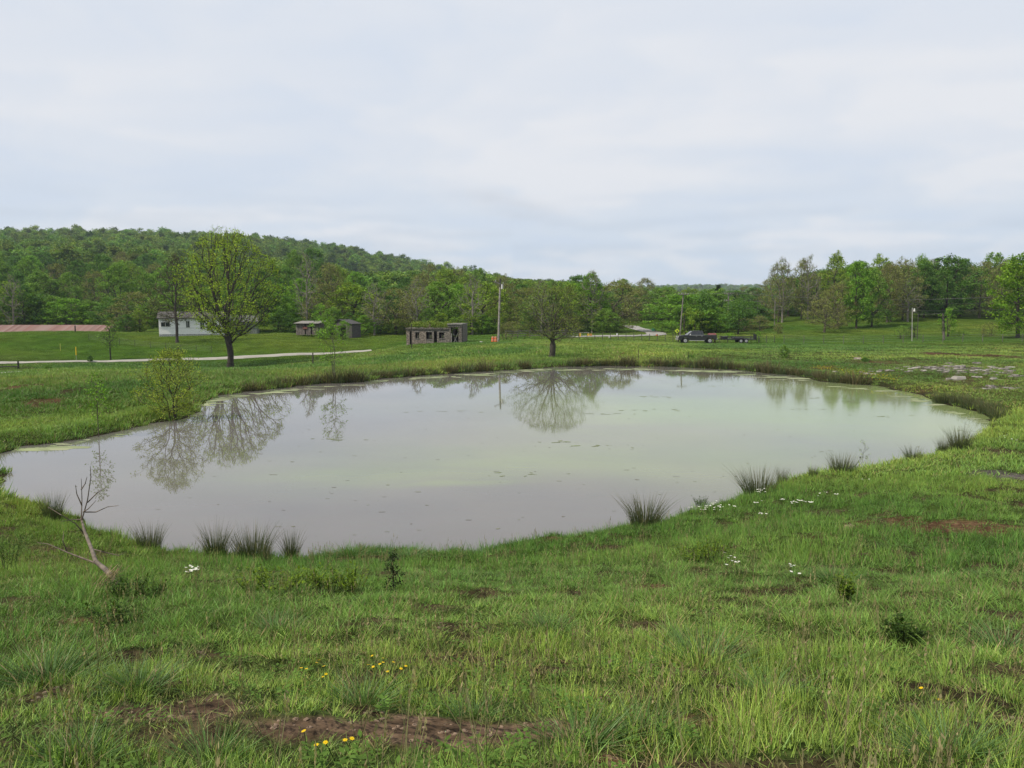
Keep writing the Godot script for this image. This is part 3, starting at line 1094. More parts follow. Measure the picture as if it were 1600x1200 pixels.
func build_woods() -> void:
	var r := RandomNumberGenerator.new()
	r.seed = 99
	# front row along the field's far edge, left of the pond to the truck
	var front := [[-100, 445], [0, 440], [20, 428], [60, 455], [110, 462], [150, 470], [215, 465], [240, 450], [330, 448], [430, 440], [490, 432], [560, 446], [600, 450], [640, 444], [700, 446], [745, 440], [790, 448], [850, 446], [900, 428], [950, 448], [1000, 440], [1040, 478], [1080, 455], [1130, 462], [1170, 470], [1200, 470]]
	var kinds := ["bud", "dark", "mid", "fresh", "dark", "mid", "bright", "mid", "dark", "bud", "mid", "fresh", "mid", "dark", "mid", "bright", "bright", "bud", "fresh", "dark", "bud", "bud", "mid", "bright", "fresh", "bud", "bud", "mid", "fresh", "bright", "bud", "bud", "mid", "bright", "bright", "mid", "dark", "dark", "mid", "mid", "dark", "dark", "dark", "dark", "mid", "dark"]
	var k := 0
	var px := -90.0
	while px < 1195.0:
		var d := r.randf_range(162, 182)
		if px < 180: d = r.randf_range(182, 192)
		var p := G(px, d)
		var hh: float = height_for(p, profile(front, px) + r.randf_range(-8, 10))
		if px > 985 and px < 1050: p = G(px, 215); hh = height_for(p, 450)
		plant(kinds[k % kinds.size()], r.randi(), p, hh, r.randf_range(0.75, 1.35), r.randf() * TAU, "%s tree, %s from the left in the wood's front row" % [DESC[kinds[k % kinds.size()]], nth(k)], "trees in the front row of the wood behind the pond")
		px += r.randf_range(27, 42)
		k += 1
	# pale trees that have hardly leafed yet
	k = 0
	for q in [[22, 178, 432], [118, 186, 470], [480, 162, 400], [585, 158, 445], [652, 158, 438], [738, 157, 432], [846, 158, 440], [925, 160, 426], [1222, 186, 406], [1262, 190, 402], [1418, 172, 440]]:
		var p := G(q[0], q[1])
		plant("bare", 0, p, height_for(p, q[2]), 0.8, q[0], "nearly leafless pale limbed tree at the wood's edge, %s" % over(q[0]), "nearly leafless trees along the wood's edge")
		k += 1
	# undergrowth at the wood's foot
	k = 0
	px = -90.0
	while px < 1195.0:
		var d := r.randf_range(157, 163) if px > 180 else 184.0
		var p := G(px, d)
		if not (px > 960 and px < 1050) and not (px > 235 and px < 420):
			var kd: String = ["mid", "dark", "bright", "dark", "fresh", "mid", "bud"][r.randi() % 7]
			plant(kd, 0, p, r.randf_range(2.4, 5.2), r.randf_range(0.34, 0.6), r.randf() * TAU, "low %s bush, %s from the left at the wood's foot" % [DESC[kd], nth(k)], "bushes at the foot of the wood").name = numbered("edge_bush")
			k += 1
		px += r.randf_range(18, 30)
	# second and third rows
	var second := [[-100, 405], [0, 400], [100, 408], [180, 398], [300, 405], [400, 412], [470, 392], [500, 386], [540, 425], [600, 430], [640, 425], [690, 414], [720, 409], [745, 420], [800, 430], [870, 428], [925, 428], [950, 445], [985, 432], [1010, 440], [1050, 452], [1100, 458], [1195, 462]]
	for row in 2:
		px = -230.0
		while px < 1195.0:
			var d := r.randf_range(205, 235) if row == 0 else r.randf_range(245, 285)
			var p := G(px, d)
			var hh: float = clampf(height_for(p, profile(second, px) + r.randf_range(-4, 14) + (12 if row == 0 else 0)), 7.0, 22.0)
			var kd: String = ["mid", "mid", "dark", "bud", "bright", "fresh", "dark"][r.randi() % 7]
			plant(kd, r.randi(), p, hh, r.randf_range(0.8, 1.15), r.randf() * TAU, "%s %s tree in the wood's %s row %s" % ["tall" if hh > 15.0 else "short", DESC[kd], "second" if row == 0 else "third", over(px)], "trees behind the front row of the wood")
			px += r.randf_range(30, 44)
	# wooded slope rising on the left
	for n in 90:
		px = r.randf_range(-150, 560)
		var d := r.randf_range(295, 430)
		var p := G(px, d)
		var kd: String = ["mid", "dark", "dark", "bright", "bud", "mid"][r.randi() % 6]
		var sh := r.randf_range(11, 17)
		var sw := r.randf_range(0.9, 1.6)
		plant(kd, r.randi(), p, sh, sw, r.randf() * TAU, "%s %s tree %s the wooded slope %s" % ["broad" if sw > 1.2 else "slim", DESC[kd], "low on" if d < 340 else "halfway up" if d < 390 else "high on", over(px)], "trees on the wooded slope at left")
	# grove on the rise at right: columns, tops and kinds as they stand
	var grove := [
		[1216, 188, 409, "bud", 0.55], [1252, 192, 407, "bud", 0.5], [1232, 205, 440, "dark", 0.8], [1275, 205, 425, "bud", 0.8], [1304, 200, 398, "fresh", 0.7], [1288, 151, 455, "bud", 0.62], [1309, 160, 440, "bud", 0.6], [1338, 160, 412, "bright", 0.62],
		[1362, 163, 422, "mid", 0.6], [1375, 200, 402, "fresh", 0.75], [1386, 172, 415, "bud", 0.65], [1391, 174, 418, "bud", 0.55], [1410, 176, 404, "bud", 0.7], [1436, 184, 403, "mid", 0.75], [1443, 180, 412, "dark", 0.6], [1478, 182, 401, "dark", 1.05],
		[1500, 190, 405, "dark", 0.8], [1530, 185, 412, "bud", 0.75], [1550, 200, 397, "mid", 0.7], [1568, 195, 408, "bud", 0.75], [1605, 200, 405, "mid", 0.8], [1640, 190, 402, "bud", 0.8], [1455, 200, 408, "bud", 0.7], [1345, 205, 410, "mid", 0.8],
	]
	k = 0
	for g in grove:
		var p := G(g[0], g[1])
		plant(g[3], k, p, height_for(p, g[2]), g[4] * 1.15, r.randf() * TAU, "%s tree, %s planted in the grove on the right rise" % [DESC[g[3]], nth(k)], "trees of the grove on the right rise")
		k += 1
	px = 1205.0
	while px < 1720.0:
		var p := G(px, r.randf_range(215, 250))
		var kd: String = ["bud", "dark", "dark", "mid"][r.randi() % 4]
		plant(kd, 0, p, height_for(p, 424 + r.randf_range(-6, 14)), r.randf_range(0.75, 1.0), r.randf() * TAU, "%s tree in the right grove's back row, %s" % [DESC[kd], over(px)], "back row behind the right grove")
		px += r.randf_range(13, 22)
	plant("cedar", 0, G(1121, 205), height_for(G(1121, 205), 446), 0.8, 0.0, "dark pointed cedar rising behind the parked truck", "")
	plant("cedar", 0, G(1146, 200), height_for(G(1146, 200), 462), 0.7, 1.0, "shorter dark cedar right of the pointed one", "")

	# far woods: too many to count, on the ridge and beyond
	var low := []
	for v in 3:
		low.append(grow_meshes(900 + v, {"h": 14.0, "th": 2.0, "c0": 2.5, "cx": [4.6, 5.2, 4.2][v], "m": 70, "nl": 20, "ls": 0.8, "cr": 1.5, "tr": 0.2, "r0": 0.05, "pal": [Color(0.15, 0.25, 0.05), Color(0.125, 0.22, 0.05), Color(0.18, 0.27, 0.055)]})[1])
	var xf := [[], [], []]
	var cl := [[], [], []]
	var places := []
	for n in 7600:
		var th := r.randf_range(-0.95, 0.15)
		if th > 0.05: continue
		places.append([th, r.randf_range(420, 1120)])
	for n in 2000:
		places.append([r.randf_range(0.34, 0.9), r.randf_range(270, 700)])
	for n in 700:
		places.append([r.randf_range(-0.95, -0.66), r.randf_range(190, 430)])
	for n in 1500:
		places.append([r.randf_range(-0.3, 0.09), r.randf_range(290, 440)])
	for n in 5200:
		places.append([r.randf_range(0.02, 0.5), lerpf(1100, 2700, sqrt(r.randf()))])
	for q in places:
		var x: float = sin(q[0]) * q[1]
		var z: float = -cos(q[0]) * q[1]
		if q[1] > 1100.0 and false: continue
		var y := H(x, z)
		var s: float = r.randf_range(0.5, 1.3) * (1.0 if q[1] < 1100 else 1.5)
		if q[1] < 700.0 and q[0] > -0.33:
			var cap := profile([[380, 400], [470, 392], [560, 420], [720, 412], [800, 428], [940, 434], [1000, 450], [1190, 455], [1230, 425], [1300, 408], [1700, 408]], 800.0 + tan(q[0]) * F)
			s = minf(s, (P(800, cap + 6.0, -z).y - y) / 15.0)
			if s < 0.3: continue
		var v := r.randi() % 3
		xf[v].append(Transform3D(Basis(Vector3.UP, r.randf() * TAU).scaled(Vector3(s * 1.3, s * r.randf_range(0.85, 1.05), s * 1.3)), Vector3(x, y - 0.5, z)))
		var t := r.randf_range(0.45, 1.35)
		var warm := r.randf()
		cl[v].append(Color(t * lerpf(0.85, 1.25, warm), t, t * 1.0))
	for v in 3:
		var mm := MultiMesh.new()
		mm.transform_format = MultiMesh.TRANSFORM_3D
		mm.use_colors = true
		mm.mesh = low[v]
		mm.instance_count = xf[v].size()
		for n in xf[v].size():
			mm.set_instance_transform(n, xf[v][n])
			mm.set_instance_color(n, cl[v][n])
		var o := MultiMeshInstance3D.new()
		o.multimesh = mm
		o.material_override = M.leaf
		o.name = numbered("distant_forest")
		add_child(o)
		tag(o, ["unbroken forest covering the ridge and far hills", "rounder tree crowns mixed through the forest on the ridge", "narrow tree crowns mixed through the forest on the ridge"][v], "forest", "", "stuff")


func build_named_trees() -> void:
	# the big spreading tree at left
	var s := mpp(112)
	make_tree("shade_tree", "tall yellow green tree with dark forked trunk beside the gravel lane", "tree", 31, {"h": 207 * s, "th": 2.9, "c0": 4.9, "cx": 98 * s, "lead": 0.10, "m": 860, "nl": 18, "ls": 0.235, "cr": 0.70, "tr": 0.42, "r0": 0.022, "direct": 0.52, "lumps": 0.22, "pal": [Color(0.28, 0.39, 0.045), Color(0.31, 0.41, 0.052), Color(0.23, 0.34, 0.04)], "a": 1.0, "b": 0.55, "twigs": 3, "fill": 0.45, "up": 0.55, "wood": Color(0.075, 0.062, 0.05)}, G(360, 112), 0.7)
	# the stubby tree on the far bank
	s = mpp(90)
	make_tree("hedge_tree", "squat thick trunked tree with sparse olive twigs on the far bank", "tree", 57, {"h": 110 * s, "th": 1.7, "c0": 1.9, "cx": 88 * s, "lead": 0.03, "m": 620, "nl": 13, "ls": 0.13, "cr": 0.5, "tr": 0.34, "r0": 0.007, "direct": 0.5, "lumps": 0.4, "pal": [Color(0.175, 0.235, 0.055), Color(0.20, 0.26, 0.055), Color(0.15, 0.185, 0.055)], "a": 0.85, "b": 0.5, "twigs": 4, "fill": 0.5, "up": 0.5, "lean": 0.14, "wood": Color(0.10, 0.09, 0.066)}, G(863, 90), 0.0)
	# willow at the water's edge
	var p := hit(270, 655)
	s = mpp(-p.z)
	make_tree("willow_bush", "bushy yellow green willow growing at the pond's left edge", "shrub", 71, {"shrub": true, "h": 106 * s, "th": 0.25, "c0": 0.25, "cx": 58 * s, "lead": 0.15, "lumps": 0.8, "stems": 5, "stem_spread": 0.2, "m": 460, "nl": 18, "ls": 0.075, "cr": 0.26, "tr": 0.045, "r0": 0.006, "pal": [Color(0.27, 0.34, 0.058), Color(0.30, 0.365, 0.065), Color(0.22, 0.29, 0.05)], "a": 0.8, "b": 0.5, "twigs": 2, "up": 0.6, "wood": Color(0.06, 0.05, 0.035)}, p, 0.0)
	# thin saplings
	p = hit(155, 688)
	make_tree("sapling", "thin young tree at the water's edge left of the willow", "sapling", 81, {"h": 3.0, "th": 0.8, "c0": 0.9, "cx": 0.62, "lead": 0.7, "m": 60, "nl": 9, "ls": 0.10, "cr": 0.2, "tr": 0.022, "r0": 0.005, "pal": PAL.bright, "wood": Color(0.11, 0.095, 0.065), "up": 0.6}, p, 0.4)
	p = hit(522, 597)
	make_tree("sapling", "slender pale sapling on the far bank right of the big tree", "sapling", 83, {"h": 4.3, "th": 1.0, "c0": 1.2, "cx": 1.5, "lead": 0.4, "stems": 3, "stem_spread": 0.2, "m": 90, "nl": 10, "ls": 0.12, "cr": 0.28, "tr": 0.03, "r0": 0.007, "pal": PAL.bright, "wood": Color(0.15, 0.135, 0.105), "up": 0.6, "twigs": 2}, p, 1.2)
	make_tree("sapling", "small round headed tree beside the lane at far left", "sapling", 85, {"h": 5.7, "th": 1.6, "c0": 1.8, "cx": 1.7, "lead": 0.5, "m": 90, "nl": 11, "ls": 0.2, "cr": 0.4, "tr": 0.10, "r0": 0.015, "pal": PAL.mid, "wood": Color(0.06, 0.055, 0.045), "up": 0.5, "twigs": 3}, G(173, 119), 0.2)
	make_tree("yard_tree", "bare brownish tree with straight trunk before the white house", "tree", 87, {"h": 131 * mpp(137), "th": 3.6, "c0": 3.4, "cx": 4.6, "lead": 0.5, "m": 230, "nl": 10, "ls": 0.24, "cr": 0.7, "tr": 0.24, "r0": 0.022, "pal": [Color(0.13, 0.125, 0.058), Color(0.11, 0.12, 0.05)], "twigs": 6, "wood": Color(0.09, 0.075, 0.062)}, G(277, 137), 0.5)
	# big bright tree at the right edge
	make_tree("field_tree", "large bright yellow green tree at the right edge of the field", "tree", 91, {"h": 126 * mpp(128), "th": 2.0, "c0": 1.3, "cx": 5.4, "lead": 0.3, "m": 190, "nl": 46, "ls": 0.36, "cr": 0.95, "tr": 0.28, "r0": 0.03, "pal": [Color(0.155, 0.275, 0.026), Color(0.18, 0.295, 0.03), Color(0.125, 0.235, 0.024)], "wood": Color(0.08, 0.068, 0.055)}, G(1590, 128), 0.5)
	# small trees and shrubs beyond the fence: column, distance, top row, half width in pixels, kind, name, label
	for q in [
		[1077, 138, 482, 18, "fresh", "leafy_bush", "yellow green bush right behind the parked truck"],
		[1053, 150, 500, 16, "bright", "leafy_bush", "green bush left of the pole behind the truck"],
		[1153, 150, 466, 30, "dark", "roadside_tree", "dark leaning tree with bare trunk behind the trailer"],
		[1098, 160, 458, 30, "dark", "roadside_tree", "dense dark tree right behind the truck cab"],
		[1184, 127, 518, 8, "bright", "leafy_bush", "small green bush at the trailer's tail"],
		[1140, 132, 521, 14, "bright", "leafy_bush", "low green growth beside the trailer deck"],
		[1216, 150, 506, 10, "bud", "leafy_bush", "little grey bush alone on the right meadow"],
		[1225, 84, 540, 9, "mid", "leafy_bush", "short dark seedling on the far right bank"],
		[1408, 133, 511, 16, "mid", "leafy_bush", "low green end of the hedge by the white pole"],
		[1425, 134, 508, 14, "cedar", "leafy_bush", "dark brown green hedge bush behind the white pole"],
		[1480, 134, 482, 16, "bright", "leafy_bush", "tall bright bush against the vine covered stump"],
		[1503, 134, 518, 18, "mid", "leafy_bush", "low wide bush right of the vine covered stump"],
		[1545, 132, 505, 18, "bud", "leafy_bush", "grey thicket left of the large right edge tree"],
		[1079, 86, 556, 6, "dark", "leafy_bush", "tiny dark shrub on the bank below the truck"],
		[537, 145, 502, 15, "bright", "leafy_bush", "leafy green bush before the open shed"],
		[503, 146, 478, 22, "bright", "leafy_bush", "rounded green tree leaning over the small shed"],
		[948, 158, 500, 14, "bright", "leafy_bush", "bright upright bush beside the yellow markers"],
		[792, 130, 505, 20, "bud", "leafy_bush", "thin olive brush right of the wooden pole"],
		[141, 115, 556, 5, "dark", "leafy_bush", "tiny dark shrub at the lane's edge"],
		[1352, 76, 560, 6, "dark", "leafy_bush", "tiny dark shrub beside the stony bank"],
		[1030, 160, 500, 14, "mid", "leafy_bush", "rounded bush where the road bends away"],
		[720, 150, 512, 14, "dark", "leafy_bush", "dark brush behind the stone ruin's right end"],
		[75, 100, 571, 6, "mid", "leafy_bush", "small grey green clump below the gate"],
	]:
		var g := G(q[0], q[1])
		var ms := mpp(q[1])
		var hh: float = height_for(g, q[2])
		var tree: bool = q[5] == "roadside_tree"
		var kd: String = q[4]
		make_tree(q[5], q[6], "tree" if tree else "shrub", 1000 + int(q[0]), {"shrub": not tree, "h": hh, "th": hh * (0.22 if tree else 0.05), "c0": hh * (0.2 if tree else 0.03), "cx": q[3] * ms, "lead": 0.3, "m": 110 if tree else 60, "nl": 42 if tree else 30, "ls": clampf(hh * 0.04, 0.1, 0.36), "cr": maxf(q[3] * ms * 0.26, 0.15), "tr": hh * 0.022, "r0": 0.012, "pal": PAL[kd], "stems": 1 if tree else 3, "stem_spread": q[3] * ms * 0.3, "twigs": 3 if kd == "bud" else 0}, g, q[0] * 0.1)


# ---------------------------------------------------------------- buildings
func build_buildings() -> void:
	var white := Color(0.84, 0.84, 0.83)
	# white house
	var d := 150.0
	var s := mpp(d)
	var at := G(302, d)
	at.y = P(300, 521, d).y
	var o := thing("white_house", "low white clapboard house with grey roof behind the left trees", "house", at, 0.32)
	var L := 93.0 * s
	var wid := 6.5
	var wh := 24.0 * s
	var body := MB.new()
	body.box(Vector3(0, wh * 0.5 - 0.4, 0), Vector3(L, wh + 0.8, wid), white * 0.9)
	part("wall", body, M.weathered, o)
	var sid := MB.new()
	for k in 13:
		var y := wh * (k + 0.5) / 13.0
		sid.box(Vector3(0, y, wid * 0.5 + 0.02), Vector3(L, wh / 13.0 - 0.03, 0.03), white * rng.randf_range(0.9, 1.08), Basis(Vector3.RIGHT, -0.1))
		sid.box(Vector3(L * 0.5 + 0.02, y, 0), Vector3(0.03, wh / 13.0 - 0.03, wid), Color(0.36, 0.42, 0.36) * rng.randf_range(0.92, 1.08), Basis(Vector3.BACK, 0.1))
	part("siding", sid, M.plain, o).set_meta("kind", "stuff")
	for w in [[-0.40, 0.55, 1.6, 0.9], [-0.06, 0.55, 0.7, 1.3], [0.16, 0.5, 0.8, 1.5], [0.27, 0.42, 0.9, 1.7]]:
		var c := Vector3(w[0] * L, w[1] * wh + 0.2, wid * 0.5 + 0.05)
		var win := bx("window", c, Vector3(w[2], w[3], 0.08), M.plain, o, Color(0.6, 0.6, 0.58))
		bx("pane", c + Vector3(0, 0, 0.02), Vector3(w[2] - 0.16, w[3] - 0.16, 0.07), M.glass, win)
		bx("glazing_bar", c + Vector3(0, 0, 0.045), Vector3(0.06, w[3] - 0.1, 0.05), M.plain, win, Color(0.6, 0.6, 0.58))
	var rf := MB.new()
	var rc := Color(0.13, 0.122, 0.115)
	var rp := PackedVector2Array([Vector2(-wid * 0.5 - 0.4, wh - 0.06), Vector2(0, wh + 1.05), Vector2(wid * 0.5 + 0.4, wh - 0.06), Vector2(wid * 0.5 + 0.4, wh + 0.08), Vector2(0, wh + 1.2), Vector2(-wid * 0.5 - 0.4, wh + 0.08)])
	rf.prism(rp, -L * 0.5 - 0.3, L * 0.5 + 0.3, rc)
	var ro := part("roof", rf, M.weathered, o)
	ro.rotation.y = PI / 2
	var gb := MB.new()
	for e in [-1, 1]:
		gb.tri(Vector3(e * L * 0.5, wh - 0.05, -wid * 0.5), Vector3(e * L * 0.5, wh + 1.03, 0), Vector3(e * L * 0.5, wh - 0.05, wid * 0.5), Color(0.42, 0.46, 0.42))
	part("gable", gb, M.weathered, o)
	bx("chimney", Vector3(L * 0.1, wh + 1.2, -0.3), Vector3(0.6, 1.2, 0.6), M.masonry, ro, Color(0.25, 0.16, 0.12)).rotation.y = -PI / 2
	var an := MB.new()
	# lower wing to the right, mostly behind the tree
	at = G(372, 155)
	at.y = P(372, 522, 155).y
	var o2 := thing("grey_annex", "low pale green outbuilding half hidden by the big tree", "shed", at, 0.2)
	an.box(Vector3(0, 1.0, 0), Vector3(7.5, 2.8, 4), Color(0.30, 0.34, 0.29))
	part("wall", an, M.weathered, o2)
	var ar := MB.new()
	ar.prism(PackedVector2Array([Vector2(-2.3, 2.36), Vector2(0, 3.5), Vector2(2.3, 2.36), Vector2(2.3, 2.5), Vector2(0, 3.66), Vector2(-2.3, 2.5)]), -4.0, 4.0, Color(0.2, 0.2, 0.2))
	part("roof", ar, M.weathered, o2).rotation.y = PI / 2
	bx("door", Vector3(1.2, 0.9, 2.03), Vector3(1.0, 1.9, 0.06), M.plain, o2, Color(0.05, 0.05, 0.05))
	bx("window", Vector3(-1.6, 1.3, 2.03), Vector3(1.0, 0.8, 0.06), M.glass, o2)
	# long red metal roof beyond the crest
	d = 166.0
	at = G(60, d)
	o = thing("long_barn", "long low barn with rusty red metal roof at far left", "barn", at, 0.0)
	var ridge := P(60, 508, d).y - at.y
	var lb := MB.new()
	lb.box(Vector3(0, (ridge - 1.6) * 0.5, -1.5), Vector3(30, ridge - 1.6, 7), Color(0.3, 0.25, 0.2))
	part("wall", lb, M.weathered, o)
	var rr := RandomNumberGenerator.new()
	rr.seed = 5
	var ns := 44
	for k in ns:          # each roofing sheet is a part, ribbed along its edge
		var x := -15.4 + 30.8 * (k + 0.5) / ns
		var w := 30.8 / ns
		var t := rr.randf_range(0.8, 1.2)
		var c := Color(0.17 * t, 0.075 * t, 0.055 * t).lerp(Color(0.26, 0.19, 0.165), rr.randf() * 0.7)
		var sh := MB.new()
		var y := ridge + rr.randf_range(-0.01, 0.01)
		var slope := Basis(Vector3.RIGHT, 0.33)
		sh.box(Vector3(x, y - 0.85, 0.9), Vector3(w * 0.97, 0.03, 5.2), c, slope)
		sh.box(Vector3(x - w * 0.45, y - 0.82, 0.91), Vector3(0.07, 0.07, 5.2), c * 1.1, slope)
		sh.box(Vector3(x, y - 0.85, -4.0), Vector3(w * 0.97, 0.03, 5.2), c, Basis(Vector3.RIGHT, -0.33))
		part("roof_sheet", sh, M.satin, o)
	var gl := MB.new()
	for e in [-1, 1]:
		gl.tri(Vector3(e * 14.9, ridge - 1.65, -5.0), Vector3(e * 14.9, ridge - 0.1, -1.5), Vector3(e * 14.9, ridge - 1.65, 2.0), Color(0.2, 0.16, 0.13))
	part("gable", gl, M.weathered, o)
	# small plank shed
	d = 150.0
	s = mpp(d)
	at = G(485, d)
	at.y = P(485, 523, d).y
	o = thing("plank_shed", "small weathered plank shed with pale tin roof under green tree", "shed", at, -0.15)
	var W_ := 36.0 * s
	var h_ := 18.0 * s
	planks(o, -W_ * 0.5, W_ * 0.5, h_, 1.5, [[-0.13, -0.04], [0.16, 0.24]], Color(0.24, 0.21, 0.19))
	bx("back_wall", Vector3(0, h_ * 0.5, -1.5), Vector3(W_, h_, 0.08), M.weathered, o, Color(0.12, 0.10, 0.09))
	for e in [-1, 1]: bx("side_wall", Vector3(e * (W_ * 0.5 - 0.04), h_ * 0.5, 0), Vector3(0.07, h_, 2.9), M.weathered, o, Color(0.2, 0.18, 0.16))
	bx("roof", Vector3(0, h_ + 0.18, 0), Vector3(W_ + 0.6, 0.06, 3.9), M.weathered, o, Color(0.34, 0.32, 0.30), Basis(Vector3.RIGHT, 0.1))
	bx("porch_board", Vector3(-W_ * 0.08, h_ * 0.62, 1.6), Vector3(0.9, 0.5, 0.05), M.weathered, o, Color(0.28, 0.12, 0.1))
	# open-fronted shed
	at = G(545, 151)
	at.y = P(545, 527.5, 151).y
	o = thing("open_shed", "dark grey shed with sloping roof and wide open front", "shed", at, -0.35)
	var gw := 27.0 * s
	var hh := 29.0 * s
	var fr := MB.new()
	fr.prism(PackedVector2Array([Vector2(gw * 0.12, 0), Vector2(gw * 0.5, 0), Vector2(gw * 0.5, hh * 0.74), Vector2(-gw * 0.28, hh * 0.97), Vector2(-gw * 0.5, hh * 0.93), Vector2(-gw * 0.5, hh * 0.66), Vector2(gw * 0.12, hh * 0.66)]), 1.45, 1.55, Color(0.16, 0.145, 0.14))
	part("front_wall", fr, M.weathered, o)
	bx("side_wall", Vector3(gw * 0.5, hh * 0.36, 0), Vector3(0.1, hh * 0.72, 3.1), M.weathered, o, Color(0.13, 0.12, 0.115))
	bx("side_wall", Vector3(-gw * 0.5, hh * 0.45, 0), Vector3(0.1, hh * 0.9, 3.1), M.weathered, o, Color(0.13, 0.12, 0.115))
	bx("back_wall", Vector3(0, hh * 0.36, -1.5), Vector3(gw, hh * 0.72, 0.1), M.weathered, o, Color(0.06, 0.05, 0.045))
	bx("corner_post", Vector3(-gw * 0.46, hh * 0.33, 1.5), Vector3(0.16, hh * 0.66, 0.16), M.weathered, o, Color(0.14, 0.12, 0.11))
	bx("roof", Vector3(gw * 0.12, hh * 0.87, 0), Vector3(gw * 0.92, 0.08, 3.7), M.weathered, o, Color(0.10, 0.095, 0.095), Basis(Vector3.BACK, -0.29))
	bx("roof", Vector3(-gw * 0.43, hh * 0.96, 0), Vector3(gw * 0.35, 0.08, 3.7), M.weathered, o, Color(0.10, 0.095, 0.095), Basis(Vector3.BACK, 0.2)).name = "roof_edge"
	for k in 7:
		bx("plank", Vector3(gw * (0.16 + 0.05 * k), hh * 0.33, 1.57), Vector3(gw * 0.045, hh * 0.64, 0.03), M.weathered, o, Color(0.2, 0.18, 0.17) * rng.randf_range(0.8, 1.2))
	ruin()

func planks(o: Node3D, x0: float, x1: float, h: float, z: float, gaps: Array, col: Color) -> void:
	var w := 0.24
	var x := x0
	while x < x1:
		var f := (x + w * 0.5 - x0) / (x1 - x0) - 0.5
		var open := false
		for g in gaps:
			if f > g[0] and f < g[1]: open = true
		if not open:
			var hh := h * rng.randf_range(0.96, 1.0)
			bx("plank", Vector3(x + w * 0.5, hh * 0.5, z + rng.randf_range(0, 0.02)), Vector3(w * 0.92, hh, 0.03), M.weathered, o, col * rng.randf_range(0.75, 1.25))
		x += w

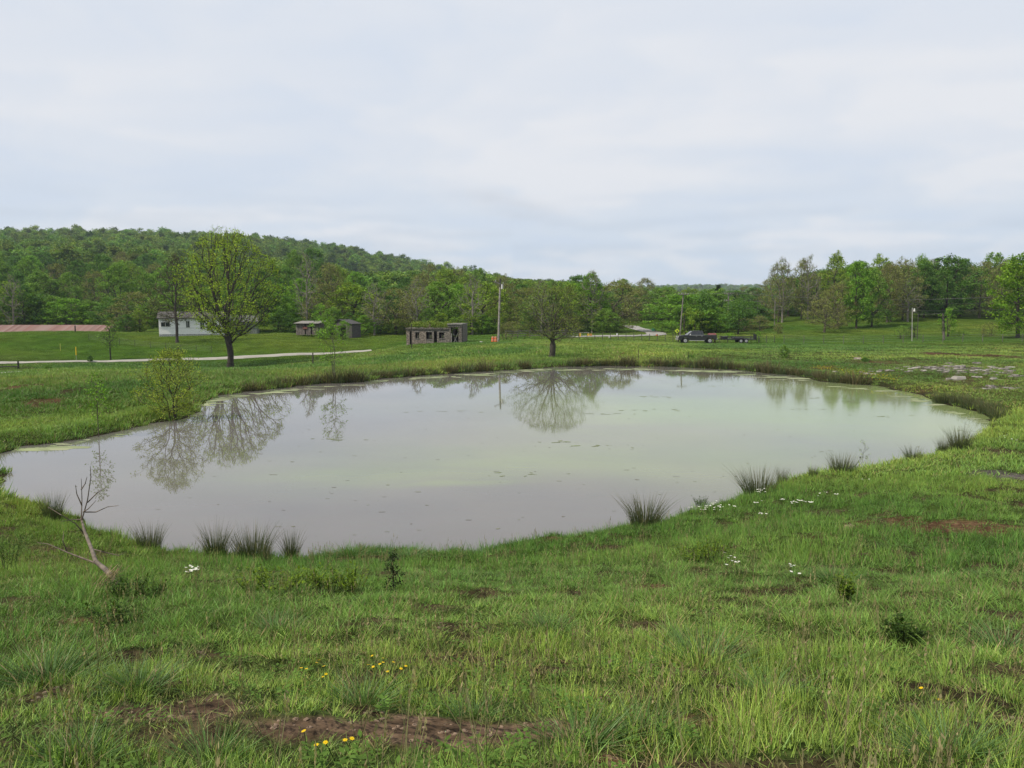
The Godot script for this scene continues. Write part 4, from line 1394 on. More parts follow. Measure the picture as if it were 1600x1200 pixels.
func ruin() -> void:
	var d := 125.0
	var s := mpp(d)
	var at := G(682, d)
	at.y = P(682, 537, d).y
	var o := thing("stone_ruin", "flat roofed stone ruin with plants growing on its roof", "building", at, -0.12)
	var st := Color(0.30, 0.27, 0.235)
	var fr := MB.new()
	var X := func(px: float) -> float: return (px - 682.0) * s
	var wh := 23.0 * s
	# front wall with real openings: x ranges in photograph columns
	var z := 2.2
	var segs := [[640, 645, 0, 1], [645, 648, 0.86, 1], [648, 654, 0, 1], [654, 660, 0, 0.36], [654, 660, 0.85, 1], [660, 671, 0, 1], [671, 680, 0, 0.32], [671, 680, 0.86, 1], [680, 683, 0, 1], [683, 688, 0.86, 1], [688, 691, 0, 1], [691, 699, 0, 0.36], [691, 699, 0.84, 1], [699, 707, 0, 1]]
	for g in segs:
		var a: float = X.call(g[0])
		var b: float = X.call(g[1])
		fr.box(Vector3((a + b) * 0.5, wh * (g[2] + g[3]) * 0.5 - (0.3 if g[2] == 0 else 0.0), z), Vector3(b - a, wh * (g[3] - g[2]) + (0.6 if g[2] == 0 else 0.0), 0.3), st.lerp(Color(0.40, 0.31, 0.25), 0.4 if g[0] < 668 else 0.0))
	part("wall", fr, M.masonry, o)
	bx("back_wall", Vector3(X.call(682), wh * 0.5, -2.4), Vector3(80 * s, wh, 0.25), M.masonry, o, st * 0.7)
	for e in [640.6, 706.5]: bx("side_wall", Vector3(X.call(e), wh * 0.5 - 0.1, -0.1), Vector3(0.28, wh + 0.2, 4.3), M.masonry, o, st)
	for w in [[657, 0.6, 5.4, 0.48], [675.5, 0.59, 8.4, 0.52], [695, 0.6, 7.4, 0.46]]:
		var c := Vector3(X.call(w[0]), wh * w[1], z + 0.03)
		var win := bx("window", c + Vector3(0, wh * w[3] * 0.5, 0.1), Vector3(w[2] * s + 0.2, 0.12, 0.14), M.masonry, o, Color(0.36, 0.34, 0.31))
		bx("sill", c - Vector3(0, wh * w[3] * 0.5, -0.1), Vector3(w[2] * s + 0.2, 0.1, 0.16), M.masonry, win, Color(0.36, 0.34, 0.31))
		bx("mullion", c, Vector3(0.07, wh * w[3] * 0.96, 0.07), M.weathered, win, Color(0.15, 0.13, 0.11))
		bx("broken_board", c + Vector3(0.2, -0.15, -0.05), Vector3(w[2] * s * 0.5, wh * w[3] * 0.4, 0.04), M.weathered, win, Color(0.1, 0.12, 0.07))
	bx("roof", Vector3(X.call(673), wh + 0.1, 0), Vector3(68 * s, 0.2, 5.0), M.masonry, o, Color(0.20, 0.185, 0.16))
	# raised parapet block and the taller open bay at right
	bx("parapet", Vector3(X.call(667), wh + 0.55, -0.3), Vector3(11 * s, 0.9, 0.4), M.masonry, o, Color(0.36, 0.29, 0.2))
	var bh := 30.0 * s
	bx("bay_wall", Vector3(X.call(708.5), bh * 0.5 - 0.2, z + 0.05), Vector3(2.6 * s, bh + 0.4, 0.4), M.masonry, o, st * 0.9)
	bx("bay_wall", Vector3(X.call(724), bh * 0.5 - 0.2, z + 0.05), Vector3(5.0 * s, bh + 0.4, 0.4), M.masonry, o, st * 0.8)
	bx("bay_wall", Vector3(X.call(726), bh * 0.5 - 0.2, 0), Vector3(0.3, bh + 0.4, 4.0), M.masonry, o, st * 0.8)
	bx("lintel", Vector3(X.call(716), bh - 0.15, z + 0.05), Vector3(22 * s, 0.36, 0.5), M.masonry, o, Color(0.24, 0.225, 0.2))
	bx("bay_roof", Vector3(X.call(716), bh + 0.1, 0.2), Vector3(23 * s, 0.18, 4.8), M.masonry, o, Color(0.34, 0.32, 0.30))
	for e in [-1, 1]:
		bx("brace", Vector3(X.call(716.5), bh * 0.28, z + 0.02 + e * 0.04), Vector3(0.14, bh * 0.62, 0.06), M.weathered, o, Color(0.36, 0.35, 0.33), Basis(Vector3.BACK, 0.42 * e))
	# plants rooted on the roof, vines round the bay
	var r := RandomNumberGenerator.new()
	r.seed = 12
	var lv := MB.new()
	for k in 300:
		leaf_cluster(lv, r, Vector3(X.call(r.randf_range(645, 712)), wh + 0.3 + r.randf_range(0, 0.75), r.randf_range(-2.0, 2.45)), 0.35, 16, 0.18, [Color(0.17, 0.24, 0.04), Color(0.2, 0.24, 0.06), Color(0.12, 0.18, 0.035)], 0.8)
	for k in 40:
		var a := TAU * k / 40.0
		leaf_cluster(lv, r, Vector3(X.call(716.5) + cos(a) * 0.5, bh * 0.62 + sin(a) * 0.62, z + 0.2), 0.12, 8, 0.12, [Color(0.08, 0.12, 0.03)], 0.8)
	part("roof_plants", lv, M.leaf, o, true)


# ---------------------------------------------------------------- poles, signs
func utility_pole(px: float, d: float, topy: float, lean: float, arm: float, label: String, r0 := 0.16, double := false) -> Vector3:
	var at := G(px, d)
	var h := height_for(at, topy)
	var o := thing("utility_pole", label, "utility pole", at, 0.0, "utility poles along the road")
	var wood := Color(0.30, 0.275, 0.25)
	var top := Vector3(lean, h, 0)
	rodpart("pole", Vector3(0, -0.4, 0), top, r0, r0 * 0.7, M.weathered, o, wood)
	if arm > 0.0:
		var c := top * 0.965
		for k in (2 if double else 1):
			var y := c - Vector3(0, 0.9 * k * 1.6, 0)
			bx("crossarm", y + Vector3(0, 0, 0.14), Vector3(arm, 0.14, 0.11), M.weathered, o, wood * 0.95)
			for e in [-1, -0.45, 0.45, 1]:
				rodpart("insulator", y + Vector3(e * arm * 0.46, 0.07, 0.14), y + Vector3(e * arm * 0.46, 0.24, 0.14), 0.05, 0.035, M.satin, o, Color(0.45, 0.45, 0.43), 6)
	return at + top

func wire(a: Vector3, b: Vector3, sag: float, mb: MB, rad := 0.014) -> void:
	var last := a
	for k in range(1, 13):
		var t := k / 12.0
		var p := a.lerp(b, t) - Vector3(0, sag * 4.0 * t * (1.0 - t), 0)
		mb.rod(last, p, rad, rad, 3, Color(0.11, 0.11, 0.11))
		last = p

func sign_post(called: String, label: String, px: float, d: float, boty: float, cy: float, w: float, h: float, diamond: bool, col: Color, post: Color, basey := -1.0) -> Node3D:
	var at := G(px, d)
	if basey > 0: at.y = P(px, basey, d).y
	var o := thing(called, label, "sign", at)
	var c := P(px, cy, d).y - at.y
	rodpart("post", Vector3(0, -0.2, 0), Vector3(0, c + h * 0.4, 0), 0.04, 0.04, M.metal, o, post, 6)
	var mb := MB.new()
	if diamond:
		mb.box(Vector3(0, c, 0.07), Vector3(w * 0.7071, w * 0.7071, 0.02), col, Basis(Vector3.BACK, PI / 4))
	else:
		mb.box(Vector3(0, c, 0.07), Vector3(w, h, 0.02), col)
	part("sign_panel", mb, M.satin, o)
	return o

func build_roadside() -> void:
	var s := mpp(125)
	var yellow := Color(0.55, 0.37, 0.02)
	# tall pole by the stone ruin: pale lower part, grey top with a transformer arm
	var at := G(778.5, 124)
	var h := height_for(at, 435)
	var o := thing("utility_pole", "tall pale wooden pole standing alone right of the stone ruin", "utility pole", at, 0.0, "utility poles along the road")
	var top := Vector3(3.4 * s, h, 0)
	rodpart("pole", Vector3(0, -0.4, 0), top * 0.86, 0.17, 0.14, M.weathered, o, Color(0.46, 0.43, 0.39))
	rodpart("pole_top", top * 0.86, top, 0.13, 0.11, M.weathered, o, Color(0.10, 0.095, 0.09))
	bx("crossarm", top * 0.92 + Vector3(-0.15, 0, 0.16), Vector3(1.7, 0.12, 0.1), M.weathered, o, Color(0.3, 0.29, 0.28), Basis(Vector3.BACK, -0.35))
	rodpart("transformer", top * 0.87 + Vector3(0.32, -0.35, 0.1), top * 0.87 + Vector3(0.32, 0.35, 0.1), 0.17, 0.17, M.satin, o, Color(0.5, 0.5, 0.5), 12)
	for e in [-0.7, 0.45]: rodpart("insulator", top * 0.92 + Vector3(e, 0.1 - e * 0.3, 0.16), top * 0.92 + Vector3(e, 0.34 - e * 0.3, 0.16), 0.05, 0.035, M.satin, o, Color(0.5, 0.5, 0.48), 6)
	var a0 := at + top
	# poles beyond the truck
	var a1 := utility_pole(1062, 138, 457.5, 0.5, 1.7, "leaning wooden pole with crossarm right behind the truck", 0.14)
	var a2 := utility_pole(1137, 168, 457, 0.0, 1.9, "pole with two crossarms between the dark roadside trees", 0.17, true)
	var a3 := utility_pole(1183, 172, 470, 0.0, 0.0, "thin bare grey pole at the meadow's left corner", 0.12)
	var a4 := utility_pole(1210, 178, 468, 0.0, 0.0, "dim bare pole against the dark right wood", 0.12)
	var wl := MB.new()
	var far := P(1720, 452, 150)
	for e in [-0.8, 0.0, 0.8]:
		wire(a1 + Vector3(e, -0.05, 0), a2 + Vector3(e, 0.02, 0), 0.25, wl)
		wire(a2 + Vector3(e, 0.02, 0), far + Vector3(e, 0, e), 1.7, wl)
	wire(a2 + Vector3(0, -1.6, 0), P(1720, 466, 150), 1.0, wl)
	wire(a2 + Vector3(0, -3.2, 0), P(1720, 478, 150), 0.8, wl)
	wire(a1 + Vector3(0, -0.2, 0), P(900, 462, 185), 0.8, wl)
	tag(part("power_line", wl, M.plain, self), "thin power wires strung across the right meadow's grove", "power line")
	# thin white pole with a lamp, and a vine-covered stump with a cable
	at = G(1424, 126)
	h = height_for(at, 481)
	o = thing("light_pole", "slim white pole with a small lamp before the hedge", "lamp post", at)
	rodpart("pole", Vector3(0.1, -0.3, 0), Vector3(-0.1, h, 0), 0.045, 0.04, M.satin, o, Color(0.45, 0.44, 0.42))
	bx("lamp_arm", Vector3(0.06, h - 0.15, 0.05), Vector3(0.4, 0.06, 0.06), M.satin, o, Color(0.5, 0.5, 0.5))
	rodpart("lamp_head", Vector3(0.22, h - 0.55, 0.05), Vector3(0.22, h - 0.1, 0.05), 0.16, 0.08, M.satin, o, Color(0.72, 0.72, 0.7))
	at = G(1474, 128)
	h = height_for(at, 489)
	o = thing("vine_stump", "dead pale trunk wrapped in dark green vines", "stump", at)
	rodpart("trunk", Vector3(0.1, -0.3, 0), Vector3(-0.25, h, 0), 0.2, 0.14, M.bark, o, Color(0.2, 0.18, 0.155))
	var r := RandomNumberGenerator.new()
	r.seed = 8
	var vn := MB.new()
	for k in 46:
		var t := r.randf_range(0.35, 1.0)
		leaf_cluster(vn, r, Vector3(lerpf(0.1, -0.25, t), h * t, 0), 0.3, 16, 0.16, [Color(0.03, 0.06, 0.015), Color(0.04, 0.075, 0.02)], 1.0)
	part("vines", vn, M.leaf, o, true)
	var cb := MB.new()
	wire(P(1433, 491, 131), P(1470, 489.6, 129), 0.06, cb, 0.022)
	tag(part("pale_pipe", cb, M.satin, self), "pale horizontal pipe fixed to the vine covered stump", "pipe")

	var gp := G(1433, 131)
	o = thing("pipe_post", "thin dark post holding the pale pipe's left end", "post", gp)
	rodpart("post", Vector3(0, -0.2, 0), Vector3(0, P(1433, 490, 131).y - gp.y, 0), 0.06, 0.05, M.weathered, o, Color(0.12, 0.11, 0.1))
	# signs and markers
	sign_post("yellow_marker", "narrow yellow marker on a white post, left of its pair", 906, 138, 533, 523, 0.34, 0.66, false, yellow, Color(0.6, 0.6, 0.58))
	o = sign_post("yellow_marker", "wider yellow marker with orange right half beside the road", 918.5, 139, 533, 524, 0.36, 0.62, false, yellow, Color(0.2, 0.2, 0.2))
	bx("side_panel", Vector3(0.5, P(918, 524, 139).y - o.position.y, 0.04), Vector3(0.45, 0.6, 0.02), M.satin, o, Color(0.36, 0.17, 0.02))
	var rail := thing("guard_rail", "short pale guard rail behind the yellow markers", "guard rail", G(908, 141))
	rodpart("rail", Vector3(-1.5, 0.75, 0), Vector3(1.4, 0.75, 0), 0.03, 0.03, M.satin, rail, Color(0.3, 0.3, 0.3))
	for e in [-1.3, 0.0, 1.3]: rodpart("post", Vector3(e, -0.2, 0), Vector3(e, 0.8, 0), 0.03, 0.03, M.satin, rail, Color(0.25, 0.25, 0.25))
	sign_post("white_sign", "small white roadside sign in front of dark trees", 964, 150, 531, 523.5, 0.26, 0.6, false, Color(0.75, 0.75, 0.75), Color(0.3, 0.3, 0.3))
	o = sign_post("orange_sign", "orange diamond road work sign beside the road bend", 1026, 146, 530, 525.5, 0.85, 0.6, true, Color(0.66, 0.17, 0.04), Color(0.3, 0.3, 0.3))
	sign_post("green_sign", "small green road name sign above the road bend", 1021, 160, 528, 515, 0.75, 0.5, false, Color(0.03, 0.16, 0.09), Color(0.35, 0.35, 0.35))
	o = sign_post("warning_sign", "fluorescent yellow green diamond sign at the truck's nose", 1057.5, 127, 534, 517, 0.75, 0.6, true, Color(0.50, 0.64, 0.03), Color(0.12, 0.12, 0.12))
	var cy: float = P(1057, 517, 127).y - o.position.y
	bx("symbol", Vector3(-0.02, cy + 0.02, 0.085), Vector3(0.1, 0.3, 0.01), M.satin, o, Color(0.02, 0.02, 0.02))
	bx("symbol", Vector3(0.1, cy - 0.05, 0.085), Vector3(0.1, 0.18, 0.01), M.satin, o, Color(0.02, 0.02, 0.02))
	# construction barrels by the tall pole
	for q in [[770, "left"], [774.5, "right"]]:
		at = G(q[0], 123)
		o = thing("orange_barrel", "%s orange traffic barrel at the foot of the tall pole" % q[1], "traffic barrel", at, 0.0, "orange barrels at the pole")
		for k in 4:
			rodpart("band", Vector3(0, 0.2 * k + 0.02, 0), Vector3(0, 0.2 * k + 0.22, 0), 0.25 - 0.02 * k, 0.235 - 0.02 * k, M.satin, o, Color(0.62, 0.13, 0.03) if k % 2 == 0 else Color(0.55, 0.25, 0.18), 12)
		rodpart("base", Vector3(0, -0.05, 0), Vector3(0, 0.04, 0), 0.32, 0.3, M.rubber, o, Color.WHITE, 12)
		rodpart("handle", Vector3(-0.08, 0.82, 0), Vector3(-0.08, 0.92, 0), 0.03, 0.03, M.satin, o, Color(0.62, 0.13, 0.03), 6)
	rock_thing("white_boulder", "small white boulder in the grass left of the barrels", G(752, 122), Vector3(0.28, 0.18, 0.2), Color(0.62, 0.61, 0.58), 3)
	rock_thing("white_boulder", "white stone lying by the fence below the road", G(952, 134), Vector3(0.16, 0.26, 0.16), Color(0.6, 0.6, 0.58), 4)
	# yellow cable markers on the lawn at left
	o = thing("yellow_stake", "thin pale yellow stake on the lawn, left of the bright one", "marker post", G(94.5, 126))
	rodpart("stake", Vector3(0, -0.1, 0), Vector3(0, 1.15, 0), 0.03, 0.03, M.satin, o, Color(0.55, 0.5, 0.12), 6)
	o = thing("yellow_stake", "bright yellow marker post beside the gravel lane", "marker post", G(119.5, 117.5))
	rodpart("stake", Vector3(0, -0.1, 0), Vector3(0, 0.7, 0), 0.05, 0.05, M.satin, o, Color(0.25, 0.28, 0.18), 6)
	rodpart("sleeve", Vector3(0, 0.7, 0), Vector3(0, 1.9, 0), 0.085, 0.075, M.satin, o, Color(0.62, 0.42, 0.02), 8)


# ---------------------------------------------------------------- vehicles
func wheel(parent: Node3D, c: Vector3, r: float, w: float, side: float) -> void:
	var wh := rodpart("wheel", c - Vector3(0, 0, w * 0.5), c + Vector3(0, 0, w * 0.5), r, r, M.rubber, parent, Color.WHITE, 20)
	rodpart("rim", c + Vector3(0, 0, side * w * 0.35), c + Vector3(0, 0, side * (w * 0.5 + 0.015)), r * 0.66, r * 0.62, M.metal, wh, Color(0.5, 0.5, 0.52), 16)
	rodpart("hub", c + Vector3(0, 0, side * w * 0.5), c + Vector3(0, 0, side * (w * 0.5 + 0.05)), r * 0.2, r * 0.16, M.metal, wh, Color(0.35, 0.35, 0.36), 10)

func build_vehicles() -> void:
	var d := 124.0
	var at := G(1087.5, d)
	at.y = maxf(P(1087, 536, d).y, at.y)
	var o := thing("pickup_truck", "dark grey crew cab pickup parked on the grass verge", "pickup truck", at, 0.0)
	var paint := Color(0.022, 0.020, 0.026)
	# the nose points left; x along the car, z towards the viewer
	var body := MB.new()
	body.prism(PackedVector2Array([Vector2(-2.92, 0.52), Vector2(-2.95, 0.80), Vector2(-2.88, 1.08), Vector2(-2.55, 1.17), Vector2(-1.62, 1.24), Vector2(-1.55, 1.22), Vector2(1.05, 1.2), Vector2(1.08, 1.24), Vector2(2.92, 1.26), Vector2(2.95, 1.2), Vector2(2.95, 0.62), Vector2(2.5, 0.55), Vector2(2.35, 0.75), Vector2(2.05, 0.88), Vector2(1.75, 0.88), Vector2(1.45, 0.75), Vector2(1.32, 0.46), Vector2(-1.28, 0.46), Vector2(-1.42, 0.75), Vector2(-1.7, 0.88), Vector2(-2.0, 0.88), Vector2(-2.28, 0.75), Vector2(-2.42, 0.5)]), -0.95, 0.95, paint)
	part("body", body, M.paint, o)
	var cab := MB.new()
	var lo := [Vector2(-1.6, 1.21), Vector2(1.02, 1.21)]
	var hi := [Vector2(-0.75, 1.84), Vector2(0.82, 1.84)]
	var zl := 0.9
	var zh := 0.72
	cab.quad(Vector3(lo[0].x, lo[0].y, zl), Vector3(hi[0].x, hi[0].y, zh), Vector3(hi[1].x, hi[1].y, zh), Vector3(lo[1].x, lo[1].y, zl), paint)
	cab.quad(Vector3(lo[1].x, lo[1].y, -zl), Vector3(hi[1].x, hi[1].y, -zh), Vector3(hi[0].x, hi[0].y, -zh), Vector3(lo[0].x, lo[0].y, -zl), paint)
	cab.quad(Vector3(lo[0].x, lo[0].y, -zl), Vector3(hi[0].x, hi[0].y, -zh), Vector3(hi[0].x, hi[0].y, zh), Vector3(lo[0].x, lo[0].y, zl), paint)
	cab.quad(Vector3(lo[1].x, lo[1].y, zl), Vector3(hi[1].x, hi[1].y, zh), Vector3(hi[1].x, hi[1].y, -zh), Vector3(lo[1].x, lo[1].y, -zl), paint)
	cab.box(Vector3(0.035, 1.86, 0), Vector3(1.62, 0.06, 1.46), paint)
	part("cab", cab, M.paint, o)
	var tilt := (zl - zh) / 0.63
	for w in [[-1.18, -0.68, -0.1, -0.1], [-0.02, -0.02, 0.42, 0.42], [0.50, 0.50, 0.86, 0.74]]:
		var g := MB.new()
		var y0 := 1.28
		var y1 := 1.76
		var z0 := zl - (y0 - 1.21) * tilt + 0.012
		var z1 := zl - (y1 - 1.21) * tilt + 0.012
		for e in [1.0, -1.0]:
			g.quad(Vector3(w[0], y0, z0 * e), Vector3(w[1], y1, z1 * e), Vector3(w[3], y1, z1 * e), Vector3(w[2], y0, z0 * e), Color.WHITE)
		part("side_window", g, M.glass, o)
	var ws := MB.new()
	ws.quad(Vector3(-1.53, 1.28, -0.78), Vector3(-0.88, 1.77, -0.66), Vector3(-0.88, 1.77, 0.66), Vector3(-1.53, 1.28, 0.78), Color.WHITE)
	part("windscreen", ws, M.glass, o)
	for q in [[-1.85, 1], [1.9, 1], [-1.85, -1], [1.9, -1]]:
		wheel(o, Vector3(q[0], 0.4, q[1] * 0.82), 0.4, 0.26, q[1])
	for e in [-1, 1]:
		bx("headlight", Vector3(-2.86, 0.98, e * 0.74), Vector3(0.16, 0.2, 0.34), M.satin, o, Color(0.6, 0.6, 0.6))
		bx("tail_light", Vector3(2.93, 1.02, e * 0.86), Vector3(0.06, 0.34, 0.16), M.satin, o, Color(0.3, 0.01, 0.01))
		bx("wing_mirror", Vector3(-1.12, 1.34, e * 1.04), Vector3(0.12, 0.22, 0.18), M.satin, o, Color(0.5, 0.5, 0.52))
		bx("side_step", Vector3(-0.1, 0.42, e * 0.97), Vector3(2.3, 0.07, 0.12), M.metal, o, Color(0.6, 0.6, 0.6))
		bx("door_handle", Vector3(-0.18, 1.08, e * 0.965), Vector3(0.18, 0.04, 0.03), M.metal, o, Color(0.6, 0.6, 0.6))
		bx("door_handle", Vector3(0.66, 1.08, e * 0.965), Vector3(0.18, 0.04, 0.03), M.metal, o, Color(0.6, 0.6, 0.6))
		bx("window_trim", Vector3(-0.2, 1.235, e * 0.935), Vector3(2.2, 0.035, 0.03), M.metal, o, Color(0.7, 0.7, 0.7))
	bx("front_bumper", Vector3(-2.95, 0.62, 0), Vector3(0.16, 0.2, 1.8), M.metal, o, Color(0.5, 0.5, 0.5))
	bx("rear_bumper", Vector3(3.0, 0.66, 0), Vector3(0.14, 0.18, 1.8), M.metal, o, Color(0.45, 0.45, 0.45))
	bx("grille", Vector3(-2.94, 0.92, 0), Vector3(0.06, 0.26, 1.1), M.metal, o, Color(0.4, 0.4, 0.4))
	# red equipment standing just behind the tailgate
	at = G(1112, 126.5)
	o = thing("red_tank", "dull red machine standing at the truck's tail", "machine", at)
	var rb := MB.new()
	rb.rod(Vector3(-0.6, 0.95, 0), Vector3(0.6, 0.95, 0), 0.5, 0.5, 14, Color(0.13, 0.03, 0.025), true)
	part("tank", rb, M.satin, o)
	for e in [-0.45, 0.45]: bx("stand", Vector3(e, 0.25, 0), Vector3(0.1, 0.7, 0.7), M.satin, o, Color(0.08, 0.03, 0.025))
	# flat trailer
	at = G(1153, 124.5)
	at.y = maxf(P(1153, 535.5, 124.5).y, at.y)
	o = thing("flat_trailer", "black flat utility trailer with low rails behind the truck", "trailer", at, 0.0)
	var blk := Color(0.015, 0.015, 0.016)
	bx("deck", Vector3(0, 0.55, 0), Vector3(5.0, 0.12, 1.9), M.satin, o, blk)
	for e in [-1, 1]:
		bx("side_rail", Vector3(0, 0.92, e * 0.93), Vector3(5.0, 0.06, 0.06), M.satin, o, blk)
		for k in 7: bx("rail_post", Vector3(-2.45 + 0.8167 * k, 0.74, e * 0.93), Vector3(0.05, 0.32, 0.05), M.satin, o, blk)
		for x in [0.15, 0.95]: wheel(o, Vector3(x, 0.32, e * 1.06), 0.32, 0.2, e)
		bx("mudguard", Vector3(0.55, 0.7, e * 1.06), Vector3(1.7, 0.06, 0.26), M.satin, o, blk)
	bx("drawbar", Vector3(-3.1, 0.5, 0), Vector3(1.3, 0.1, 0.12), M.satin, o, blk)
	rodpart("jack", Vector3(-3.5, 0.0, 0), Vector3(-3.5, 0.8, 0), 0.04, 0.04, M.satin, o, blk)
	for k in 3: bx("ramp", Vector3(2.6, 0.95 - 0.01 * k, -0.6 + 0.6 * k), Vector3(0.06, 0.8, 0.4), M.satin, o, blk)
	var ld := MB.new()
	ld.box(Vector3(-2.15, 0.8, 0), Vector3(0.8, 0.4, 1.0), blk)
	ld.box(Vector3(-0.1, 0.72, 0.1), Vector3(1.6, 0.22, 1.1), Color(0.03, 0.03, 0.028))
	part("load", ld, M.satin, o)


# ---------------------------------------------------------------- fences
func wire_fence(called: String, label: String, cols: Array, hgt: float, postc: Color, rad := 0.05) -> void:
	var o := thing(called, label, "fence", G(cols[0][0], cols[0][1]))
	var tops := []
	for c in cols:
		var p := G(c[0], c[1]) - o.position
		var hh: float = hgt * (c[2] if c.size() > 2 else 1.0)
		rodpart("post", p - Vector3(0, 0.3, 0), p + Vector3(0.03 * sin(c[0]), hh, 0), rad, rad * 0.9, M.weathered, o, postc * (0.85 + 0.3 * absf(sin(c[0] * 3.1))), 6)
		tops.append(p)
	for k in 4:
		var mb := MB.new()
		for n in tops.size() - 1:
			var y := hgt * (0.25 + 0.22 * k)
			mb.rod(tops[n] + Vector3(0, y, 0), tops[n + 1] + Vector3(0, y, 0), 0.008, 0.008, 3, Color(0.2, 0.2, 0.2))
		part("wire", mb, M.plain, o)

func build_fences() -> void:
	var a := []
	for k in 26: a.append([905 + k * 12.2, 128 - k * 0.12])
	wire_fence("wire_fence", "wire fence on thin posts between far bank and road", a, 1.15, Color(0.13, 0.12, 0.11))
	var b := []
	for k in 14: b.append([1225 + k * 31.0, 123 - k * 0.35])
	wire_fence("wire_fence", "wire fence running along the right meadow's lower edge", b, 1.2, Color(0.2, 0.19, 0.17))
	var c := []
	for k in 9: c.append([139 + k * 24.0, 136 - k * 1.2])
	wire_fence("wire_fence", "faint fence on thin stakes crossing the left lawn", c, 1.1, Color(0.10, 0.09, 0.08), 0.035)
	# weathered board rails behind the squat tree
	var o := thing("board_fence", "grey board fence behind the squat tree on the far bank", "fence", G(790, 136))
	var last := Vector3.ZERO
	for k in 7:
		var p := G(790 + k * 19.0, 136 + k * 0.5) - o.position
		bx("post", p + Vector3(0, 0.5, 0), Vector3(0.16, 1.6, 0.16), M.weathered, o, Color(0.2, 0.185, 0.17))
		if k > 0:
			for r in 3:
				var q := (p + last) * 0.5 + Vector3(0, 0.4 + r * 0.4, 0.1)
				var dv := p - last
				bx("rail", q, Vector3(dv.length(), 0.14, 0.04), M.weathered, o, Color(0.25, 0.235, 0.215) * rng.randf_range(0.8, 1.2), Basis(Vector3.UP, -atan2(dv.z, dv.x)))
		last = p
	# dark gate at far left
	var g := G(29, 100)
	o = thing("field_gate", "dark wooden rail gate beside the lane at far left", "gate", g)
	rodpart("post", Vector3(0, -0.4, 0), Vector3(0, 1.15, 0), 0.11, 0.1, M.weathered, o, Color(0.035, 0.032, 0.03))
	rodpart("rail", Vector3(-4.4, 0.42, 0.1), Vector3(0.1, 0.5, 0.1), 0.08, 0.08, M.weathered, o, Color(0.05, 0.047, 0.042))
	rodpart("post", Vector3(-4.2, -0.4, 0), Vector3(-4.2, 1.0, 0), 0.11, 0.1, M.weathered, o, Color(0.035, 0.032, 0.03))
	# lone posts: column, distance, height, radius, label
	for q in [[117.5, 146, 1.05, 0.12, "short dark post on the lawn before the red roof"], [278.5, 125, 1.2, 0.09, "dark post on the lawn above the willow"], [489, 104, 1.55, 0.09, "dark wooden post between lane and far bank"], [643, 117, 3.5, 0.07, "tall thin dark post before the stone ruin"], [705.5, 122, 1.4, 0.06, "pale thin post before the ruin's right bay"], [997, 80, 1.2, 0.035, "thin stake in the rushes on the far shore"], [1075, 82, 1.0, 0.03, "thin pale stake near the tiny dark shrub"], [1060, 126, 1.6, 0.1, "dark post beside the truck's front bumper"]]:
		o = thing("lone_post", q[4], "post", G(q[0], q[1]))
		rodpart("shaft", Vector3(0, -0.3, 0), Vector3(0.02, q[2], 0), q[3], q[3] * 0.9, M.weathered, o, Color(0.07, 0.06, 0.05) if q[0] != 705.5 else Color(0.5, 0.48, 0.45))


# ---------------------------------------------------------------- rocks
var rock_meshes := []
func rock_mesh(sd: int) -> ArrayMesh:
	var r := RandomNumberGenerator.new()
	r.seed = sd
	var n := FastNoiseLite.new()
	n.seed = sd
	n.frequency = 0.9
	var mb := MB.new()
	var rings := 6
	var seg := 9
	var pts := []
	for a in rings + 1:
		var row := []
		var la := PI * a / rings
		for b in seg:
			var lo := TAU * b / seg
			var dv := Vector3(sin(la) * cos(lo), cos(la), sin(la) * sin(lo))
			var q := 1.0 + 0.45 * n.get_noise_3dv(dv * 1.4)
			var p := dv * q
			p.y = clampf(p.y, -0.6, 0.62 + 0.1 * n.get_noise_1d(b * 3.0))
			p.x = clampf(p.x, -0.85, 0.9)
			row.append(p)
		pts.append(row)
	for a in rings:
		for b in seg:
			var v := r.randf_range(0.9, 1.1)
			mb.quad(pts[a][b], pts[a][(b + 1) % seg], pts[a + 1][(b + 1) % seg], pts[a + 1][b], Color(v, v, v))
	return mb.mesh()

func rock_thing(called: String, label: String, at: Vector3, size: Vector3, col: Color, sd: int, group := "", turn := 0.0) -> MeshInstance3D:
	var key := "rock%02d%02d%02d" % [col.r * 99, col.g * 99, col.b * 99]
	if not M.has(key):
		var m: StandardMaterial3D = M.rock.duplicate()
		m.albedo_color = col.linear_to_srgb()
		M[key] = m
	var o := part_mesh(called, rock_meshes[sd % rock_meshes.size()], M[key], self)
	o.position = at + Vector3(0, size.y * 0.25, 0)
	o.scale = size
	o.rotation.y = turn
	tag(o, label, "rock", group)
	return o

